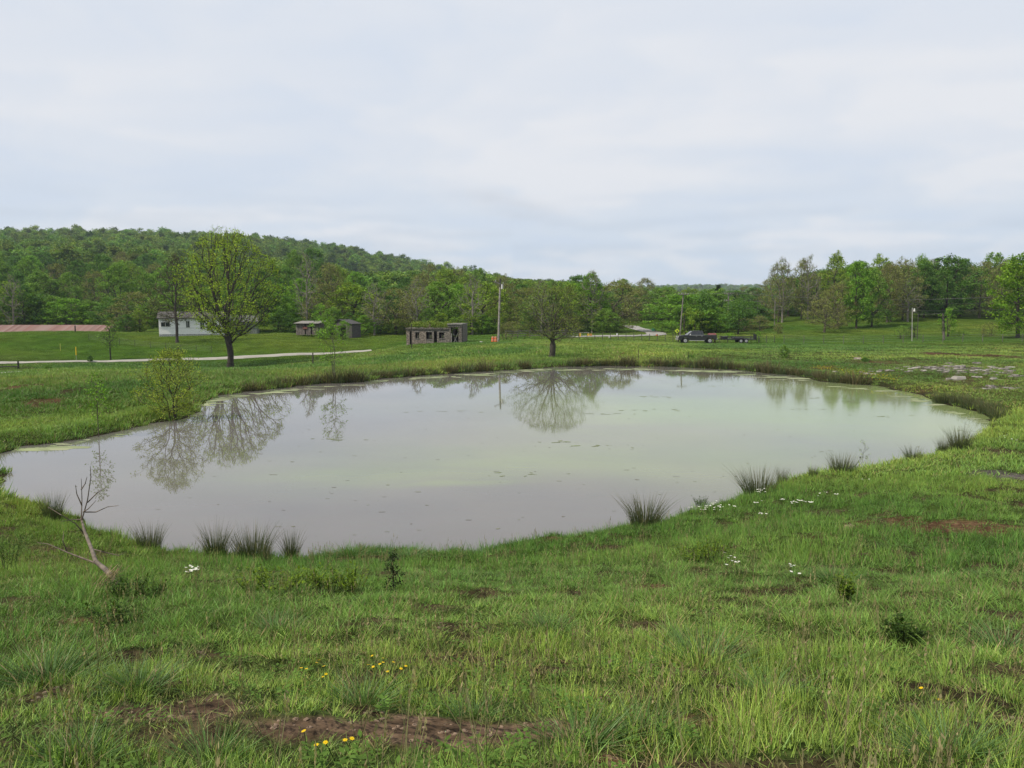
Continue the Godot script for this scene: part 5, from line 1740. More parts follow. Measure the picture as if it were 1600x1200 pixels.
func build_rocks() -> void:
	var r := RandomNumberGenerator.new()
	r.seed = 14
	var tones := [Color(0.34, 0.31, 0.28), Color(0.25, 0.225, 0.21), Color(0.42, 0.40, 0.36), Color(0.19, 0.17, 0.16)]
	var tw := ["light grey", "grey", "pale", "dark grey"]
	# limestone rubble on the right bank: photograph column, row, spread x, spread y, how many, size
	var spread := [[1490, 575, 36, 4.0, 46, 1.0, "in the main rubble heap"], [1440, 578, 40, 3.0, 24, 0.8, "at the rubble's left end"], [1530, 578, 36, 3.0, 22, 0.9, "at the rubble's right end"], [1570, 585, 26, 5, 22, 0.9, "in the scatter at the right edge"], [1345, 580, 40, 2.5, 8, 0.7, "thinly scattered above the yellow flowers"], [1565, 607, 22, 2, 12, 0.7, "in the row above the right rushes"], [1515, 585, 50, 6, 12, 0.6, "loose in the grass below the rubble"]]
	for q in spread:
		for k in q[4]:
			var p := hit(q[0] + r.randfn(0, 0.75) * q[2], q[1] + clampf(r.randfn(0, 0.9), -1.8, 1.8) * q[3])
			var s: float = q[5] * r.randf_range(0.10, 0.36)
			var long := r.randf_range(0.9, 1.7)
			var high := r.randf_range(0.25, 0.5)
			var tn := r.randi() % 4
			rock_thing("limestone_rock", "%s %s %s limestone piece %s" % ["large" if s > 0.27 else "middling" if s > 0.17 else "small", "long" if long > 1.3 else "short", tw[tn] + (" thick" if high > 0.38 else " flat"), q[6]], p, Vector3(s * long, s * high, s * r.randf_range(0.7, 1.1)), tones[tn], r.randi(), "limestone rubble on the right bank", r.randf() * TAU)
	rock_thing("limestone_rock", "largest pale slab below the rubble on the right bank", hit(1497, 593.5), Vector3(0.55, 0.3, 0.4), tones[2], 2)
	rock_thing("limestone_rock", "pale slab just left of the largest slab", hit(1485, 593), Vector3(0.35, 0.14, 0.3), tones[0], 1)
	rock_thing("limestone_rock", "lone pale boulder at the left of the stony bank", hit(1340, 562), Vector3(0.4, 0.25, 0.3), Color(0.4, 0.35, 0.29), 0)
	rock_thing("limestone_rock", "pair stone lying by the yellow flowers, left", hit(1354, 585), Vector3(0.35, 0.16, 0.25), tones[2], 3)
	rock_thing("limestone_rock", "pair stone lying by the yellow flowers, right", hit(1364, 585.5), Vector3(0.3, 0.12, 0.22), tones[2], 4)
	rock_thing("sandstone_block", "tan block of stone lying in the near right grass", hit(1327, 826), Vector3(0.13, 0.09, 0.09), Color(0.40, 0.29, 0.18), 5, "", 0.4)
	rock_thing("sandstone_block", "small tan chip left of the tan block", hit(1300, 827), Vector3(0.10, 0.03, 0.06), Color(0.30, 0.22, 0.14), 1)


# ---------------------------------------------------------------- rushes
func rush_mesh(sd: int, n: int, spread: float, pal: Array, wide: float) -> ArrayMesh:
	var r := RandomNumberGenerator.new()
	r.seed = sd
	var mb := MB.new()
	for k in n:
		var a := r.randf() * TAU
		var q := sqrt(r.randf())
		var out := Vector3(cos(a), 0, sin(a))
		var up := (Vector3.UP + out * q * r.randf_range(0.0, 0.3)).normalized()
		var side := up.cross(rnd_dir(r)).normalized()
		var c: Color = pal[r.randi() % pal.size()]
		var v := r.randf_range(0.75, 1.3)
		c = Color(c.r * v, c.g * v, c.b * v)
		mb.blade(out * q * spread + Vector3(0, -0.08, 0), up, side, (out + rnd_dir(r) * 0.4) * r.randf_range(0.0, 0.4) * (0.4 + q), r.randf_range(0.35, 1.05), wide * r.randf_range(0.7, 1.2), 4, c, c.lerp(Color(0.19, 0.15, 0.08), pow(r.randf(), 2.0)))
	return mb.mesh(true)

func build_rushes() -> void:
	var green := [Color(0.055, 0.085, 0.035), Color(0.045, 0.075, 0.04), Color(0.075, 0.095, 0.04)]
	var brown := [Color(0.075, 0.075, 0.036), Color(0.055, 0.062, 0.03), Color(0.095, 0.082, 0.045)]
	var near := [rush_mesh(1, 460, 0.26, green, 0.009), rush_mesh(2, 520, 0.33, green, 0.009), rush_mesh(3, 400, 0.21, green, 0.009), rush_mesh(4, 560, 0.36, green, 0.009), rush_mesh(8, 340, 0.18, green, 0.009)]
	var far := [rush_mesh(5, 200, 0.42, brown, 0.026), rush_mesh(6, 200, 0.55, brown, 0.026), rush_mesh(7, 180, 0.5, green, 0.026)]
	# column, row of the foot, height in pixels, width factor, what tells it apart
	var list := [
		[82, 812, 44, 0.9, "rush clump left of the dead branch on the near shore"], [235, 858, 42, 0.9, "rush clump right of the dead branch at the water"], [338, 858, 50, 1.1, "tall rush clump, left of the near shore's pair"], [395, 860, 50, 1.1, "tall rush clump, right of the near shore's pair"], [455, 868, 48, 0.9, "rush clump just right of the near shore's pair"],
		[1008, 818, 50, 1.35, "broad rush clump alone on the near right shore"], [1185, 768, 46, 1.2, "dense rush clump at the corner of the right shore"], [1222, 757, 26, 0.8, "short rush tuft right of the corner clump"], [1315, 738, 32, 1.1, "rush clump left of the tagged sapling"], [1425, 722, 26, 1.2, "low rush clump between the tagged sapling and point"], [1500, 702, 36, 1.1, "upright rush clump near the pond's right end"], [1475, 708, 26, 0.7, "small rush tuft left of the right end clump"],
		[415, 882, 38, 0.6, "dry brown rush tuft before the near shore's pair"], [1270, 745, 16, 0.7, "tiny rush tuft on the right shore"],
	]
	var k := 0
	var root: MeshInstance3D
	for q in list:
		var p := dry(q[0], q[1])
		var h: float = (q[2] + 5.0) * mpp(-p.z)
		var o := part_mesh("rush_clump", near[k % 5], M.grass, self)
		o.position = p
		o.scale = Vector3(h * 1.05 * q[3], h * 1.05, h * 1.05 * q[3])
		o.rotation.y = k * 1.3
		tag(o, q[4], "rushes", "rush clumps on the near shore")
		k += 1
	# dark clumps along the far shore
	var cols := [388, 402, 432, 447, 470, 487, 494, 512, 528, 545, 557, 563, 590, 605, 622, 640, 656, 676, 700, 707, 728, 748, 760, 790, 818, 822, 895, 907, 918, 930, 942, 952, 965, 978, 985, 1012, 1024, 1036, 1048, 1060, 1072, 1085, 1098, 1112, 1130, 1146, 1160, 1175, 1190, 1205, 1222, 1238, 1252, 1266, 1280, 1292, 1304, 1320, 1338]
	for n in cols.size():
		var px: float = cols[n]
		var py := 0.0
		# stand just behind the waterline of that column
		for j in pond.size():
			pass
		py = shoreline_row(px) - rng.randf_range(0.5, 2.5)
		var p := hit(px, py)
		var o := part_mesh("rush_clump", far[n % 3], M.grass, self)
		var h := rng.randf_range(0.65, 1.25)
		o.position = p
		o.scale = Vector3(h * rng.randf_range(0.9, 1.4), h, h * 1.1)
		o.rotation.y = n * 0.9
		tag(o, "dark brownish rush clump, %s from the left along the far shore" % nth(n), "rushes", "dark rush clumps along the far shore")
	# green reeds on the right end
	for n in 16:
		var px := lerpf(1462, 1560, n / 15.0)
		var py := lerpf(628, 652, n / 15.0) + rng.randf_range(-6, 4)
		var p := hit(px, py)
		if shore(p.x, p.z) < 0.1: p = hit(px + 12, py - 4)
		var o := part_mesh("rush_clump", far[2], M.grass, self)
		o.position = p
		o.scale = Vector3(0.8, 0.75, 0.8) * rng.randf_range(0.8, 1.2)
		o.rotation.y = n
		tag(o, "green rush clump, %s along the pond's right end" % nth(n), "rushes", "green rush clumps at the pond's right end")

func shoreline_row(px: float) -> float:      # row of the far waterline in that column
	var tab := [[300, 645], [318, 628], [345, 616], [420, 608], [500, 598], [560, 597], [600, 590], [700, 583], [800, 577], [870, 572.5], [950, 571], [1050, 572], [1150, 577], [1250, 587], [1300, 597], [1380, 603], [1440, 617]]
	return profile(tab, px)


# ---------------------------------------------------------------- small plants
func daisy_mesh(sd: int, petal: Color, eye: Color, size: float, heads: int, tall: float) -> ArrayMesh:
	var r := RandomNumberGenerator.new()
	r.seed = sd
	var mb := MB.new()
	for k in heads:
		var p := Vector3(r.randfn(0, 0.05), 0, r.randfn(0, 0.05))
		var t := p + Vector3(r.randfn(0, 0.03), tall * r.randf_range(0.8, 1.1), r.randfn(0, 0.03))
		mb.rod(p - Vector3(0, 0.03, 0), t, 0.003, 0.002, 3, Color(0.05, 0.09, 0.02))
		var up := (Vector3.UP + rnd_dir(r) * 0.35).normalized()
		var x := up.cross(Vector3.RIGHT).normalized()
		var y := up.cross(x)
		for n in 9:
			var a := TAU * n / 9.0
			var o := x * cos(a) + y * sin(a)
			mb.leaf(t + o * size * 0.55 + up * size * 0.1, o * size * 0.5, o.cross(up) * size * 0.2, petal)
		for n in 6:
			var a := TAU * n / 6.0
			var b := TAU * (n + 1) / 6.0
			mb.tri(t + up * size * 0.22, t + (x * cos(a) + y * sin(a)) * size * 0.28 + up * size * 0.12, t + (x * cos(b) + y * sin(b)) * size * 0.28 + up * size * 0.12, eye)
	return mb.mesh(true)

func weed(sd: int, h: float, w: float, pal: Array, ls: float, n: int) -> Array:
	var r := RandomNumberGenerator.new()
	r.seed = sd
	var sb := MB.new()
	var lb := MB.new()
	for k in n:
		var a := r.randf() * TAU
		var out := Vector3(cos(a), 0, sin(a)) * sqrt(r.randf()) * w
		var top := out + Vector3(0, h * r.randf_range(0.55, 1.05), 0)
		sb.rod(out * 0.4 - Vector3(0, 0.03, 0), top, 0.005, 0.002, 3, Color(0.06, 0.09, 0.03))
		for j in 12:
			var t := r.randf_range(0.25, 1.0)
			var q := (out * 0.4).lerp(top, t)
			var dv := (rnd_dir(r) * Vector3(1, 0.4, 1) + Vector3.UP * 0.25).normalized()
			var l := ls * r.randf_range(0.6, 1.2)
			var c: Color = pal[r.randi() % pal.size()]
			var v := r.randf_range(0.75, 1.25)
			lb.leaf(q + dv * l * 0.6, dv * l * 0.5, dv.cross(Vector3.UP).normalized() * l * 0.24, Color(c.r * v, c.g * v, c.b * v))
	return [sb, lb]

func build_plants() -> void:
	var r := RandomNumberGenerator.new()
	r.seed = 61
	# white flowers: patches by photograph column and row
	var white := [daisy_mesh(1, Color(0.78, 0.78, 0.74), Color(0.6, 0.55, 0.3), 0.022, 3, 0.19), daisy_mesh(2, Color(0.78, 0.78, 0.74), Color(0.6, 0.55, 0.3), 0.024, 2, 0.18), daisy_mesh(3, Color(0.78, 0.78, 0.74), Color(0.6, 0.55, 0.3), 0.02, 4, 0.2)]
	for q in [[1100, 795, 36, 5, 22, "beside the broad rush clump"], [1240, 785, 40, 5, 22, "on the bank below the corner rush clump"], [1285, 777, 18, 4, 8, "at the right end of the white flower drift"], [1190, 768, 6, 3, 4, "at the foot of the corner rush clump"], [1186, 805, 4, 2, 3, "alone below the corner rush clump"], [1153, 885, 12, 5, 7, "in the near white cluster on the right slope"], [1233, 898, 6, 3, 2, "alone right of the near white cluster"], [303, 902, 30, 6, 9, "in the white cluster below the near rushes"], [1358, 750, 8, 2, 3, "below the tagged sapling"], [1575, 684, 16, 4, 6, "at the right edge above the gravel"], [262, 900, 10, 3, 2, "left of the white cluster below the near rushes"]]:
		for k in q[4]:
			var p := hit(q[0] + r.randfn(0, 0.6) * q[2], q[1] + r.randfn(0, 0.6) * q[3] + 8)
			if shore(p.x, p.z) < 0.3 or r.randf() < 0.3: continue
			var o := part_mesh("white_flower", white[r.randi() % 3], M.grass, self)
			o.position = p
			o.rotation.y = r.randf() * TAU
			var sc := r.randf_range(0.8, 1.25) * (1.0 if q[1] > 860 else 1.25)
			o.scale = Vector3(sc, r.randf_range(0.8, 1.1), sc)
			tag(o, "small white daisy plant %s" % q[5], "flower", "white flowers on the near bank")
	var yel := [daisy_mesh(11, Color(0.75, 0.52, 0.01), Color(0.6, 0.35, 0.01), 0.012, 2, 0.12), daisy_mesh(12, Color(0.75, 0.55, 0.01), Color(0.6, 0.35, 0.01), 0.012, 1, 0.12)]
	for q in [[518, 1162, "at the left foot of the muddy strip"], [534, 1150, "topmost of the pair by the muddy strip"], [543, 1152, "right of the pair by the muddy strip"], [571, 1043, "leftmost of the middle yellow cluster"], [586, 1041, "second in the middle yellow cluster"], [595, 1033, "topmost of the middle yellow cluster"], [608, 1037, "fourth in the middle yellow cluster"], [614, 1045, "lowest of the middle yellow cluster"], [622, 1040, "rightmost of the middle yellow cluster"], [466, 1054, "far left of the faint yellow row"], [484, 1054, "second of the faint yellow row"], [509, 1051, "third of the faint yellow row"], [520, 1061, "lowest of the faint yellow row"], [1480, 1093, "alone in the right foreground grass"]]:
		var p := hit(q[0], q[1])
		var dd := -p.z
		p = hit(q[0], q[1] + 0.10 / mpp(dd))
		var o := part_mesh("yellow_flower", yel[int(q[0]) % 2], M.grass, self)
		o.position = p
		o.rotation.y = r.randf() * TAU
		tag(o, "yellow buttercup %s" % q[2], "flower", "yellow flowers in the foreground")
	# drift of yellow bloom on the far right bank
	var mb := MB.new()
	for k in 420:
		var f := r.randf()
		var p := hit(lerpf(1278, 1400, f) + r.randfn(0, 8), lerpf(578, 598, f) + r.randfn(0, 2.2))
		if shore(p.x, p.z) < 0.2: continue
		for j in 2:
			mb.leaf(p + Vector3(r.randfn(0, 0.2), r.randf_range(0.2, 0.4), r.randfn(0, 0.2)), rnd_dir(r) * 0.03, rnd_dir(r) * 0.025, Color(0.44, 0.40, 0.03))
	tag(part("yellow_bloom", mb, M.leaf, self, true), "drift of tiny yellow blossoms on the pond's far right bank", "flowers", "", "stuff")
	# coarse dark tussocks that the cattle leave
	var tus := []
	for k in 4:
		var tr := RandomNumberGenerator.new()
		tr.seed = 880 + k
		var tm := MB.new()
		for n in 330:
			var a := tr.randf() * TAU
			var q := sqrt(tr.randf())
			var out := Vector3(cos(a), 0, sin(a))
			var up := (Vector3.UP + out * q * 0.7 + rnd_dir(tr) * 0.3).normalized()
			var v := tr.randf_range(0.65, 1.25)
			var c := Color(0.08 * v, 0.165 * v, 0.038 * v).lerp(Color(0.10 * v, 0.175 * v, 0.06 * v), tr.randf())
			if tr.randf() < 0.08: c = Color(0.22, 0.18, 0.10) * v
			tm.blade(out * q * 0.55 + Vector3(0, -0.1, 0), up, up.cross(rnd_dir(tr)).normalized(), (out + rnd_dir(tr) * 0.5) * tr.randf_range(0.1, 0.8), tr.randf_range(0.5, 1.15), 0.018 * tr.randf_range(0.7, 1.2), 3, c, Color(c.r * 1.2, c.g * 1.15, c.b * 1.2))
		tus.append(tm.mesh(true))
	var tn := 0
	for q in [[1100, 1035, 0.42, 0.30, "large dark tussock in the foreground, centre right"], [565, 1098, 0.26, 0.22, "tussock hanging over the middle of the muddy strip"], [75, 1065, 0.40, 0.30, "large tussock near the lower left edge"], [215, 1075, 0.28, 0.22, "tussock above the muddy strip's left end"], [905, 1165, 0.24, 0.20, "tussock at the bottom, right of the muddy strip"], [1010, 1150, 0.22, 0.2, "smaller tussock beside the bottom one"], [1565, 1015, 0.40, 0.28, "tussock at the right edge of the foreground"], [1490, 1180, 0.26, 0.22, "tussock in the bottom right corner"], [330, 1190, 0.22, 0.2, "tussock in front of the muddy strip's left half"], [735, 1120, 0.18, 0.16, "little tussock at the mud strip's right end"], [1300, 905, 0.34, 0.24, "tussock right of the near white cluster"], [430, 985, 0.3, 0.22, "tussock below the lime weed patch"], [860, 985, 0.3, 0.22, "tussock alone in the middle of the slope"], [1205, 1085, 0.26, 0.22, "tussock below the large dark one"], [120, 1190, 0.24, 0.2, "tussock in the bottom left corner"], [640, 870, 0.5, 0.26, "tussock at the near water's edge, centre"], [545, 868, 0.6, 0.28, "wide tussock right of the near rush clumps"], [760, 868, 0.4, 0.24, "tussock left of the broad rush clump's bank"]]:
		var at := dry(q[0], q[1])
		var o := part_mesh("grass_tussock", tus[tn % 4], M.grass, self)
		o.position = at
		o.rotation.y = tn * 2.1
		o.scale = Vector3(q[2] * 0.9, q[3] * 0.78, q[2] * 0.9)
		tag(o, q[4], "tussock", "coarse grass tussocks on the near slope")
		tn += 1
	# leafy weeds
	var lime := [Color(0.13, 0.20, 0.02), Color(0.105, 0.17, 0.02)]
	var deep := [Color(0.04, 0.08, 0.015), Color(0.055, 0.10, 0.02)]
	for q in [[400, 922, 0.25, 0.32, lime, "leftmost lime weed in the patch below the rushes"], [440, 925, 0.28, 0.35, lime, "second lime weed in the patch below the rushes"], [480, 922, 0.32, 0.35, lime, "third lime weed in the patch below the rushes"], [515, 925, 0.26, 0.3, lime, "fourth lime weed in the patch below the rushes"], [550, 925, 0.36, 0.3, lime, "rightmost lime weed in the patch below the rushes"],
		[1075, 878, 0.3, 0.35, lime, "left lime weed on the right slope"], [1112, 876, 0.36, 0.35, lime, "right lime weed on the right slope"], [1320, 940, 0.3, 0.12, lime, "upright lime weed in the right foreground"], [200, 935, 0.26, 0.25, deep, "dark leafy clump right of the dead branch"], [235, 938, 0.28, 0.22, deep, "darker leafy clump beside the first near the branch"], [10, 895, 0.75, 0.35, deep, "dark shrubby plant at the photo's left edge"], [1095, 792, 0.3, 0.3, deep, "dark leafy plant in the white flowers"], [1410, 1000, 0.2, 0.2, deep, "low dark leafy clump in the right foreground"], [185, 975, 0.2, 0.3, deep, "low dark clump below the dead branch"]]:
		var p := hit(q[0], q[1])
		var g := weed(int(q[0]), q[2], q[3], q[4], 0.055, 26)
		var o := thing("leafy_weed", q[5], "weed", p, 0.0, "")
		part("stems", g[0], M.grass, o, true)
		part("leaves", g[1], M.leaf, o, true)
	# little cedar seedling in the middle
	var p := hit(615, 922)
	make_tree("cedar_seedling", "small dark cedar seedling standing in the foreground grass", "seedling", 605, {"shrub": true, "h": 0.52, "th": 0.06, "c0": 0.05, "cx": 0.16, "lead": 0.95, "m": 40, "nl": 14, "ls": 0.03, "cr": 0.055, "tr": 0.009, "r0": 0.002, "pal": [Color(0.03, 0.05, 0.022), Color(0.04, 0.055, 0.025)], "a": 0.5, "b": 0.8, "fill": 0.5}, p)
	# sapling with a dark tag on the right shore
	p = hit(1347, 733)
	var t := make_tree("tagged_sapling", "tiny bare sapling with a dark tag on the right shore", "sapling", 606, {"shrub": true, "h": 46 * mpp(-p.z), "th": 0.3, "c0": 0.42, "cx": 0.3, "lead": 0.3, "m": 26, "nl": 3, "ls": 0.045, "cr": 0.08, "tr": 0.010, "r0": 0.003, "pal": PAL.fresh, "up": 0.5, "twigs": 1, "wood": Color(0.12, 0.11, 0.07)}, p)
	bx("tag", Vector3(-0.1, 0.42, 0.02), Vector3(0.05, 0.14, 0.01), M.satin, t, Color(0.02, 0.02, 0.02))
	for q in [[1505, 690, 0.9, 0.5, "thin twiggy plant among the right end rushes"], [978, 818, 0.55, 0.16, "short leafy stalk left of the broad rush clump"], [818, 842, 0.6, 0.1, "thin dry stalk standing at the near shore"], [42, 700, 0.35, 0.1, "little stalk in the water at far left"]]:
		p = hit(q[0], q[1])
		make_tree("dry_stalk", q[4], "plant", 700 + int(q[0]), {"shrub": true, "h": q[2], "th": q[2] * 0.4, "c0": q[2] * 0.4, "cx": q[3], "lead": 0.7, "m": 18, "nl": 2, "ls": 0.04, "cr": 0.06, "tr": 0.009, "r0": 0.003, "pal": PAL.bud, "up": 0.6, "wood": Color(0.13, 0.1, 0.06)}, p)
	dead_branch()

func dead_branch() -> void:
	var foot := hit(182, 915)
	var d := -foot.z
	var o := thing("dead_branch", "fallen grey branch with bare twigs leaning on near bank", "branch", foot)
	var wood := Color(0.24, 0.20, 0.165)
	var Q := func(px: float, py: float, dd: float) -> Vector3: return P(px, py, d + dd) - foot
	var mb := MB.new()
	mb.path([Q.call(186, 920, -0.1), Q.call(178, 905, 0.0), Q.call(165, 890, 0.1), Q.call(150, 878, 0.2), Q.call(142, 855, 0.5), Q.call(132, 830, 0.8), Q.call(127, 810, 1.0)], [0.024, 0.030, 0.033, 0.028, 0.024, 0.02, 0.014], 8, wood)
	part("limb", mb, M.bark, o)
	var tw := MB.new()
	var dark := Color(0.17, 0.13, 0.10)
	for q in [[[127, 812], [128, 780], [127, 748]], [[128, 812], [137, 780], [142, 745], [141, 728]], [[150, 880], [128, 872], [105, 863], [75, 850], [58, 848]], [[135, 838], [118, 818], [96, 805], [75, 792]], [[128, 812], [112, 812], [95, 815]], [[137, 785], [152, 770], [165, 762]], [[128, 790], [120, 772], [118, 758]], [[133, 800], [150, 800], [168, 792], [185, 790]], [[142, 857], [160, 862], [185, 868], [192, 865]], [[130, 800], [138, 795], [150, 782]], [[105, 863], [98, 845], [100, 830]], [[127, 765], [133, 756], [136, 745]]]:
		var pts := []
		var rad := []
		for k in q.size():
			pts.append(Q.call(q[k][0], q[k][1], 0.9 + 0.12 * k * sin(q[0][0] + k)) if q[0][0] < 149 else Q.call(q[k][0], q[k][1], 0.2 + 0.1 * k))
			rad.append(lerpf(0.010 if q.size() < 5 else 0.015, 0.003, float(k) / (q.size() - 1)))
		tw.path(pts, rad, 5, dark.lerp(wood, 0.4))
	part("twigs", tw, M.bark, o)
	# bundle of dry straw hanging from its foot
	var st := MB.new()
	var r := RandomNumberGenerator.new()
	r.seed = 33
	for k in 90:
		var a: Vector3 = Q.call(182 + r.randfn(0, 7), 905 + r.randf_range(-25, 25), -0.05)
		var b: Vector3 = Q.call(146 + r.randfn(0, 9), 955 + r.randfn(0, 8), -0.9)
		b.y = maxf(b.y, H(b.x + foot.x, b.z + foot.z) - foot.y + 0.01)
		st.rod(a, a.lerp(b, 0.5) + rnd_dir(r) * 0.04, 0.004, 0.003, 3, Color(0.36, 0.29, 0.15) * r.randf_range(0.7, 1.2))
		st.rod(a.lerp(b, 0.5) + rnd_dir(r) * 0.02, b, 0.003, 0.002, 3, Color(0.33, 0.26, 0.14) * r.randf_range(0.7, 1.2))
	var ob := part("dry_straw", st, M.grass, self)
	ob.position = foot
	tag(ob, "sheaf of dry tan straw draped at the dead branch's foot", "straw")


# ---------------------------------------------------------------- grass
func tuft_mesh(sd: int, n: int, spread: float, h: float, wide: float, seg: int, dry: float) -> ArrayMesh:
	var r := RandomNumberGenerator.new()
	r.seed = sd
	var mb := MB.new()
	var pal := [Color(0.162, 0.252, 0.054), Color(0.142, 0.238, 0.05), Color(0.19, 0.272, 0.058), Color(0.122, 0.216, 0.052)]
	for k in n:
		var a := r.randf() * TAU
		var q := sqrt(r.randf())
		var out := Vector3(cos(a), 0, sin(a))
		var up := (Vector3.UP + out * q * 0.45 + rnd_dir(r) * 0.42).normalized()
		var side := up.cross(rnd_dir(r)).normalized()
		var c: Color = pal[r.randi() % 4]
		var v := r.randf_range(0.7, 1.3)
		c = Color(c.r * v, c.g * v, c.b * v)
		if r.randf() < dry: c = Color(0.24, 0.2, 0.10) * r.randf_range(0.6, 1.1)
		var p := out * q * spread
		p.y = -0.03
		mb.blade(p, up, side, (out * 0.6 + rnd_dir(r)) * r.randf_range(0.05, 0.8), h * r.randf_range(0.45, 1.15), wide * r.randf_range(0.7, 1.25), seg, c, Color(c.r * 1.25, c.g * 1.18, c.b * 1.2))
	return mb.mesh(true)

func build_grass() -> void:
	var r := RandomNumberGenerator.new()
	r.seed = 5150
	# zone: from, to, tufts per square metre, blade count, spread, height, width, segments
	var zones := [
		[0.3, 6.5, 330.0, 16, 0.05, 0.085, 0.0040, 3, "fine near grass blades covering the foreground slope"],
		[6.5, 13.0, 210.0, 15, 0.058, 0.095, 0.0060, 3, "green grass blades on the middle of the near slope"],
		[13.0, 27.0, 110.0, 14, 0.08, 0.12, 0.0095, 2, "grass on the lower near slope down to the water"],
		[27.0, 48.0, 34.0, 15, 0.15, 0.17, 0.018, 2, "coarse grass on the banks beside the pond"],
		[48.0, 84.0, 13.0, 16, 0.25, 0.23, 0.032, 2, "rough grass on the far bank behind the water"],
		[84.0, 128.0, 6.5, 16, 0.34, 0.22, 0.048, 2, "rough pasture grass between pond and fences"],
		[128.0, 190.0, 3.2, 18, 0.60, 0.09, 0.080, 2, "short lawn and meadow grass below the woods"],
	]
	var zi := 0
	for z in zones:
		var vars := []
		for v in 4:
			vars.append(tuft_mesh(300 + zi * 10 + v, z[3], z[4], z[5], z[6], z[7], 0.08 if v < 3 else 0.4))
		var xf := [[], [], [], []]
		var cl := [[], [], [], []]
		var d0: float = z[0]
		var d1: float = z[1]
		var half := 1.25 if d0 < 6.0 else 1.0 if d0 < 26.0 else 0.82
		var n := int(half * (d1 * d1 - d0 * d0) * z[2])
		for k in n:
			var th := r.randf_range(-half, half)
			var d := sqrt(lerpf(d0 * d0, d1 * d1, r.randf()))
			var x := sin(th) * d
			var zz := -cos(th) * d
			var s := shore(x, zz)
			if s < 0.12: continue
			var clump := n_small.get_noise_2d(x * 2.6 + 9.0, zz * 2.6)
			var tall := 1.0 + 1.1 * clump + 0.9 * n_mid.get_noise_2d(x * 5.0 + 3.0, zz * 5.0) + 0.4 * n_mid.get_noise_2d(x * 1.2, zz * 1.2)
			var dens := 1.0
			if d < 125.0:
				var b := bare(x, zz)
				if b.x > 0.0:
					dens = maxf(1.0 - b.x * 1.02, 0.05)
					if r.randf() > dens: continue
					tall *= 0.45 + 0.55 * dens
			if s < 2.0 and d < 60.0: tall = maxf(tall, 0.9) * lerpf(1.45, 1.0, s / 2.0)
			if zi >= 5 and zz < -112.0: tall = lerpf(tall, 1.0, 0.6) * 0.5
			if zi >= 4 and x > 22.0 and zz > -112.0:     # grazed stony bank
				if r.randf() < 0.45: continue
				tall *= 0.55
			if zi >= 5 and on_road(x, zz): continue
			tall = clampf(tall, 0.3, 2.2)
			var v := 3 if r.randf() < 0.07 + (1.0 - dens) * 0.6 + maxf(0.0, n_mid.get_noise_2d(x * 2.0 + 70.0, zz * 2.0)) * 0.4 else r.randi() % 3
			var w := r.randf_range(0.85, 1.3) * (0.7 + 0.3 * tall)
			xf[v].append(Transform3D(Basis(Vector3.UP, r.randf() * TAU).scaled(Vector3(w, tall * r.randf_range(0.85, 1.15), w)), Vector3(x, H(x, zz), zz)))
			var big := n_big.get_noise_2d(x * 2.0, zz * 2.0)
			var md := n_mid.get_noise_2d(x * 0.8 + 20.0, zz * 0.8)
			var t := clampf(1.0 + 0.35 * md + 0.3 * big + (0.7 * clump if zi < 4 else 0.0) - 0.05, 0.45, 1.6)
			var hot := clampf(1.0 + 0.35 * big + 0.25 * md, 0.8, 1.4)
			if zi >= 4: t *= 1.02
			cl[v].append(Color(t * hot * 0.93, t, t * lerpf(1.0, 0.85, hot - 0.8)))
		var o := Node3D.new()
		for v in 4:
			if xf[v].is_empty(): continue
			var mm := MultiMesh.new()
			mm.transform_format = MultiMesh.TRANSFORM_3D
			mm.use_colors = true
			mm.mesh = vars[v]
			mm.instance_count = xf[v].size()
			for k in xf[v].size():
				mm.set_instance_transform(k, xf[v][k])
				mm.set_instance_color(k, cl[v][k])
			var mi := MultiMeshInstance3D.new()
			mi.multimesh = mm
			mi.material_override = M.grass
			mi.name = numbered("grass")
			add_child(mi)
			tag(mi, z[8] + ["", ", lighter mix", ", darker mix", ", with dry straw blades"][v], "grass", "", "stuff")
		o.free()
		zi += 1

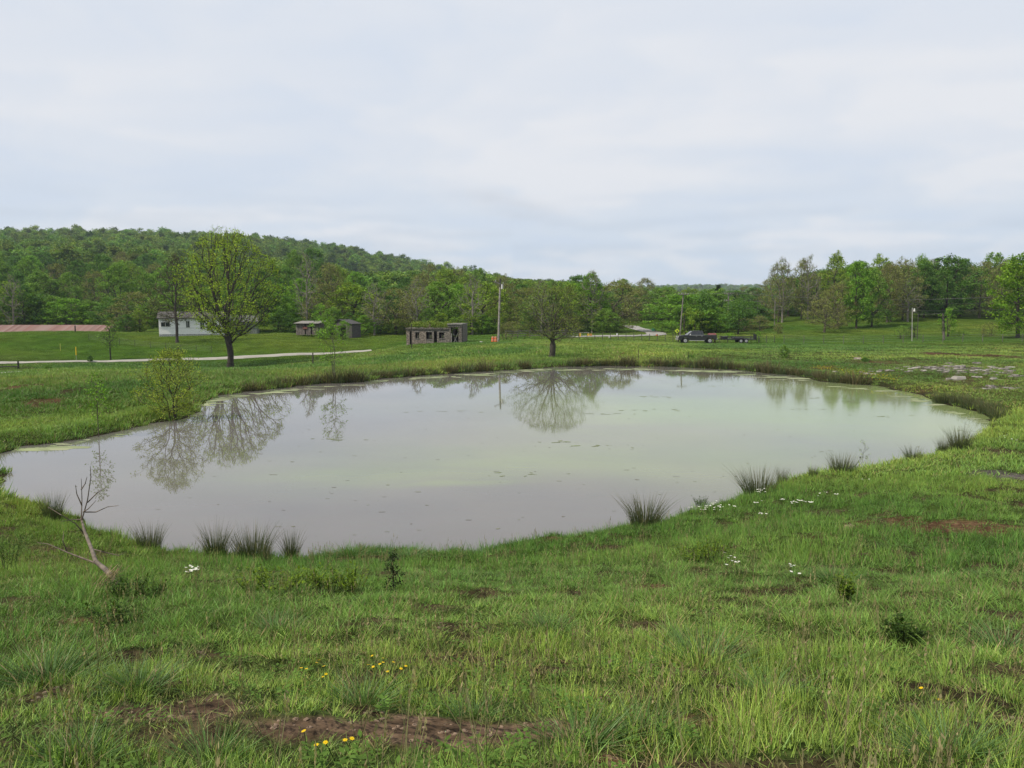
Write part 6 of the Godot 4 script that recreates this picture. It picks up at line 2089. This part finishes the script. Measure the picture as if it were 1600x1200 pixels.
func build_ground_cover() -> void:
	var r := RandomNumberGenerator.new()
	r.seed = 321
	# crumbled clods on the bare places
	var xf := []
	for p in patches:
		if p[1] < -40.0: continue
		for k in int(clampf(p[2] * p[3] * 160.0, 12, 90)):
			var x: float = p[0] + r.randfn(0, 0.55) * p[2]
			var z: float = p[1] + r.randfn(0, 0.55) * p[3]
			if bare(x, z).x < 0.4: continue
			var s := r.randf_range(0.004, 0.014)
			xf.append([Transform3D(Basis.from_euler(Vector3(r.randf(), r.randf() * TAU, r.randf())).scaled(Vector3(s * 1.3, s * 0.7, s)), Vector3(x, H(x, z) + s * 0.2, z)), int(p[4])])
	var mm := MultiMesh.new()
	mm.transform_format = MultiMesh.TRANSFORM_3D
	mm.use_colors = true
	mm.mesh = rock_meshes[1]
	mm.instance_count = xf.size()
	for k in xf.size():
		mm.set_instance_transform(k, xf[k][0])
		var c: Color = [SOIL_MUD, SOIL_RED, SOIL_DARK, Color(0.17, 0.155, 0.14)][xf[k][1]]
		mm.set_instance_color(k, c * r.randf_range(0.8, 1.4))
	var o := MultiMeshInstance3D.new()
	o.multimesh = mm
	o.material_override = M.plain
	o.name = "soil_clods"
	add_child(o)
	tag(o, "crumbled soil clods lying on the bare muddy spots", "soil", "", "stuff")
	# low broad leaves between the grass
	var mb := MB.new()
	for k in 9:
		var a := TAU * k / 9.0 + r.randf() * 0.5
		var out := Vector3(cos(a), 0, sin(a))
		var l := r.randf_range(0.009, 0.017)
		var v := r.randf_range(0.8, 1.2)
		mb.leaf(out * l * 1.6 + Vector3(0, r.randf_range(0.02, 0.06), 0), (out + Vector3.UP * r.randf_range(-0.2, 0.5)) * l, out.cross(Vector3.UP) * l * 0.55, Color(0.10 * v, 0.18 * v, 0.036 * v))
	var herb := mb.mesh(true)
	# and thin seeding stalks
	var sb := MB.new()
	for k in 3:
		var q := Vector3(r.randfn(0, 0.02), 0, r.randfn(0, 0.02))
		var t := q + Vector3(r.randfn(0, 0.05), r.randf_range(0.18, 0.3), r.randfn(0, 0.05))
		sb.rod(q, t, 0.0016, 0.001, 3, Color(0.24, 0.24, 0.11))
		for j in 7:
			sb.leaf(t - Vector3(0, 0.01 * j, 0) + rnd_dir(r) * 0.004, (Vector3.UP + rnd_dir(r) * 0.5) * 0.008, rnd_dir(r) * 0.004, Color(0.30, 0.26, 0.15))
	var stalk := sb.mesh(true)
	for kind in 2:
		var put := []
		for k in (9000 if kind == 0 else 1500):
			var d := sqrt(lerpf(4.0, 400.0, pow(r.randf(), 1.6)))
			var th := r.randf_range(-0.72, 0.72)
			var x := sin(th) * d
			var z := -cos(th) * d
			if shore(x, z) < 0.3: continue
			if kind == 0 and n_mid.get_noise_2d(x * 6.0 + 140.0, z * 6.0) < 0.05: continue
			if bare(x, z).x > 0.5: continue
			var s := r.randf_range(0.7, 1.5)
			put.append(Transform3D(Basis(Vector3.UP, r.randf() * TAU).scaled(Vector3(s, s, s)), Vector3(x, H(x, z), z)))
		var m2 := MultiMesh.new()
		m2.transform_format = MultiMesh.TRANSFORM_3D
		m2.use_colors = true
		m2.mesh = [herb, stalk][kind]
		m2.instance_count = put.size()
		for k in put.size():
			m2.set_instance_transform(k, put[k])
			var v := r.randf_range(0.7, 1.25)
			m2.set_instance_color(k, Color(v, v, v))
		var oi := MultiMeshInstance3D.new()
		oi.multimesh = m2
		oi.material_override = M.leaf
		oi.name = ["broad_leaf_herbs", "seed_stalks"][kind]
		add_child(oi)
		tag(oi, ["low broad leaved herbs growing between the foreground grass", "thin pale seeding stalks standing above the foreground grass"][kind], "herbs" if kind == 0 else "grass", "", "stuff")

func on_road(x: float, z: float) -> bool:
	# lane on the left
	var px := 800.0 + x / -z * F
	if px < 590.0:
		var mid := profile([[-140, 109.5], [0, 112], [120, 115], [240, 118.8], [350, 121], [450, 124], [580, 127]], px)
		return absf(-z - mid) < 2.0
	if px > 880.0 and px < 1035.0:
		var mid := profile([[888, 139], [930, 140], [975, 142], [1005, 145], [1026, 152]], px)
		return -z > mid - 3.0 and -z < mid + 2.5
	return false
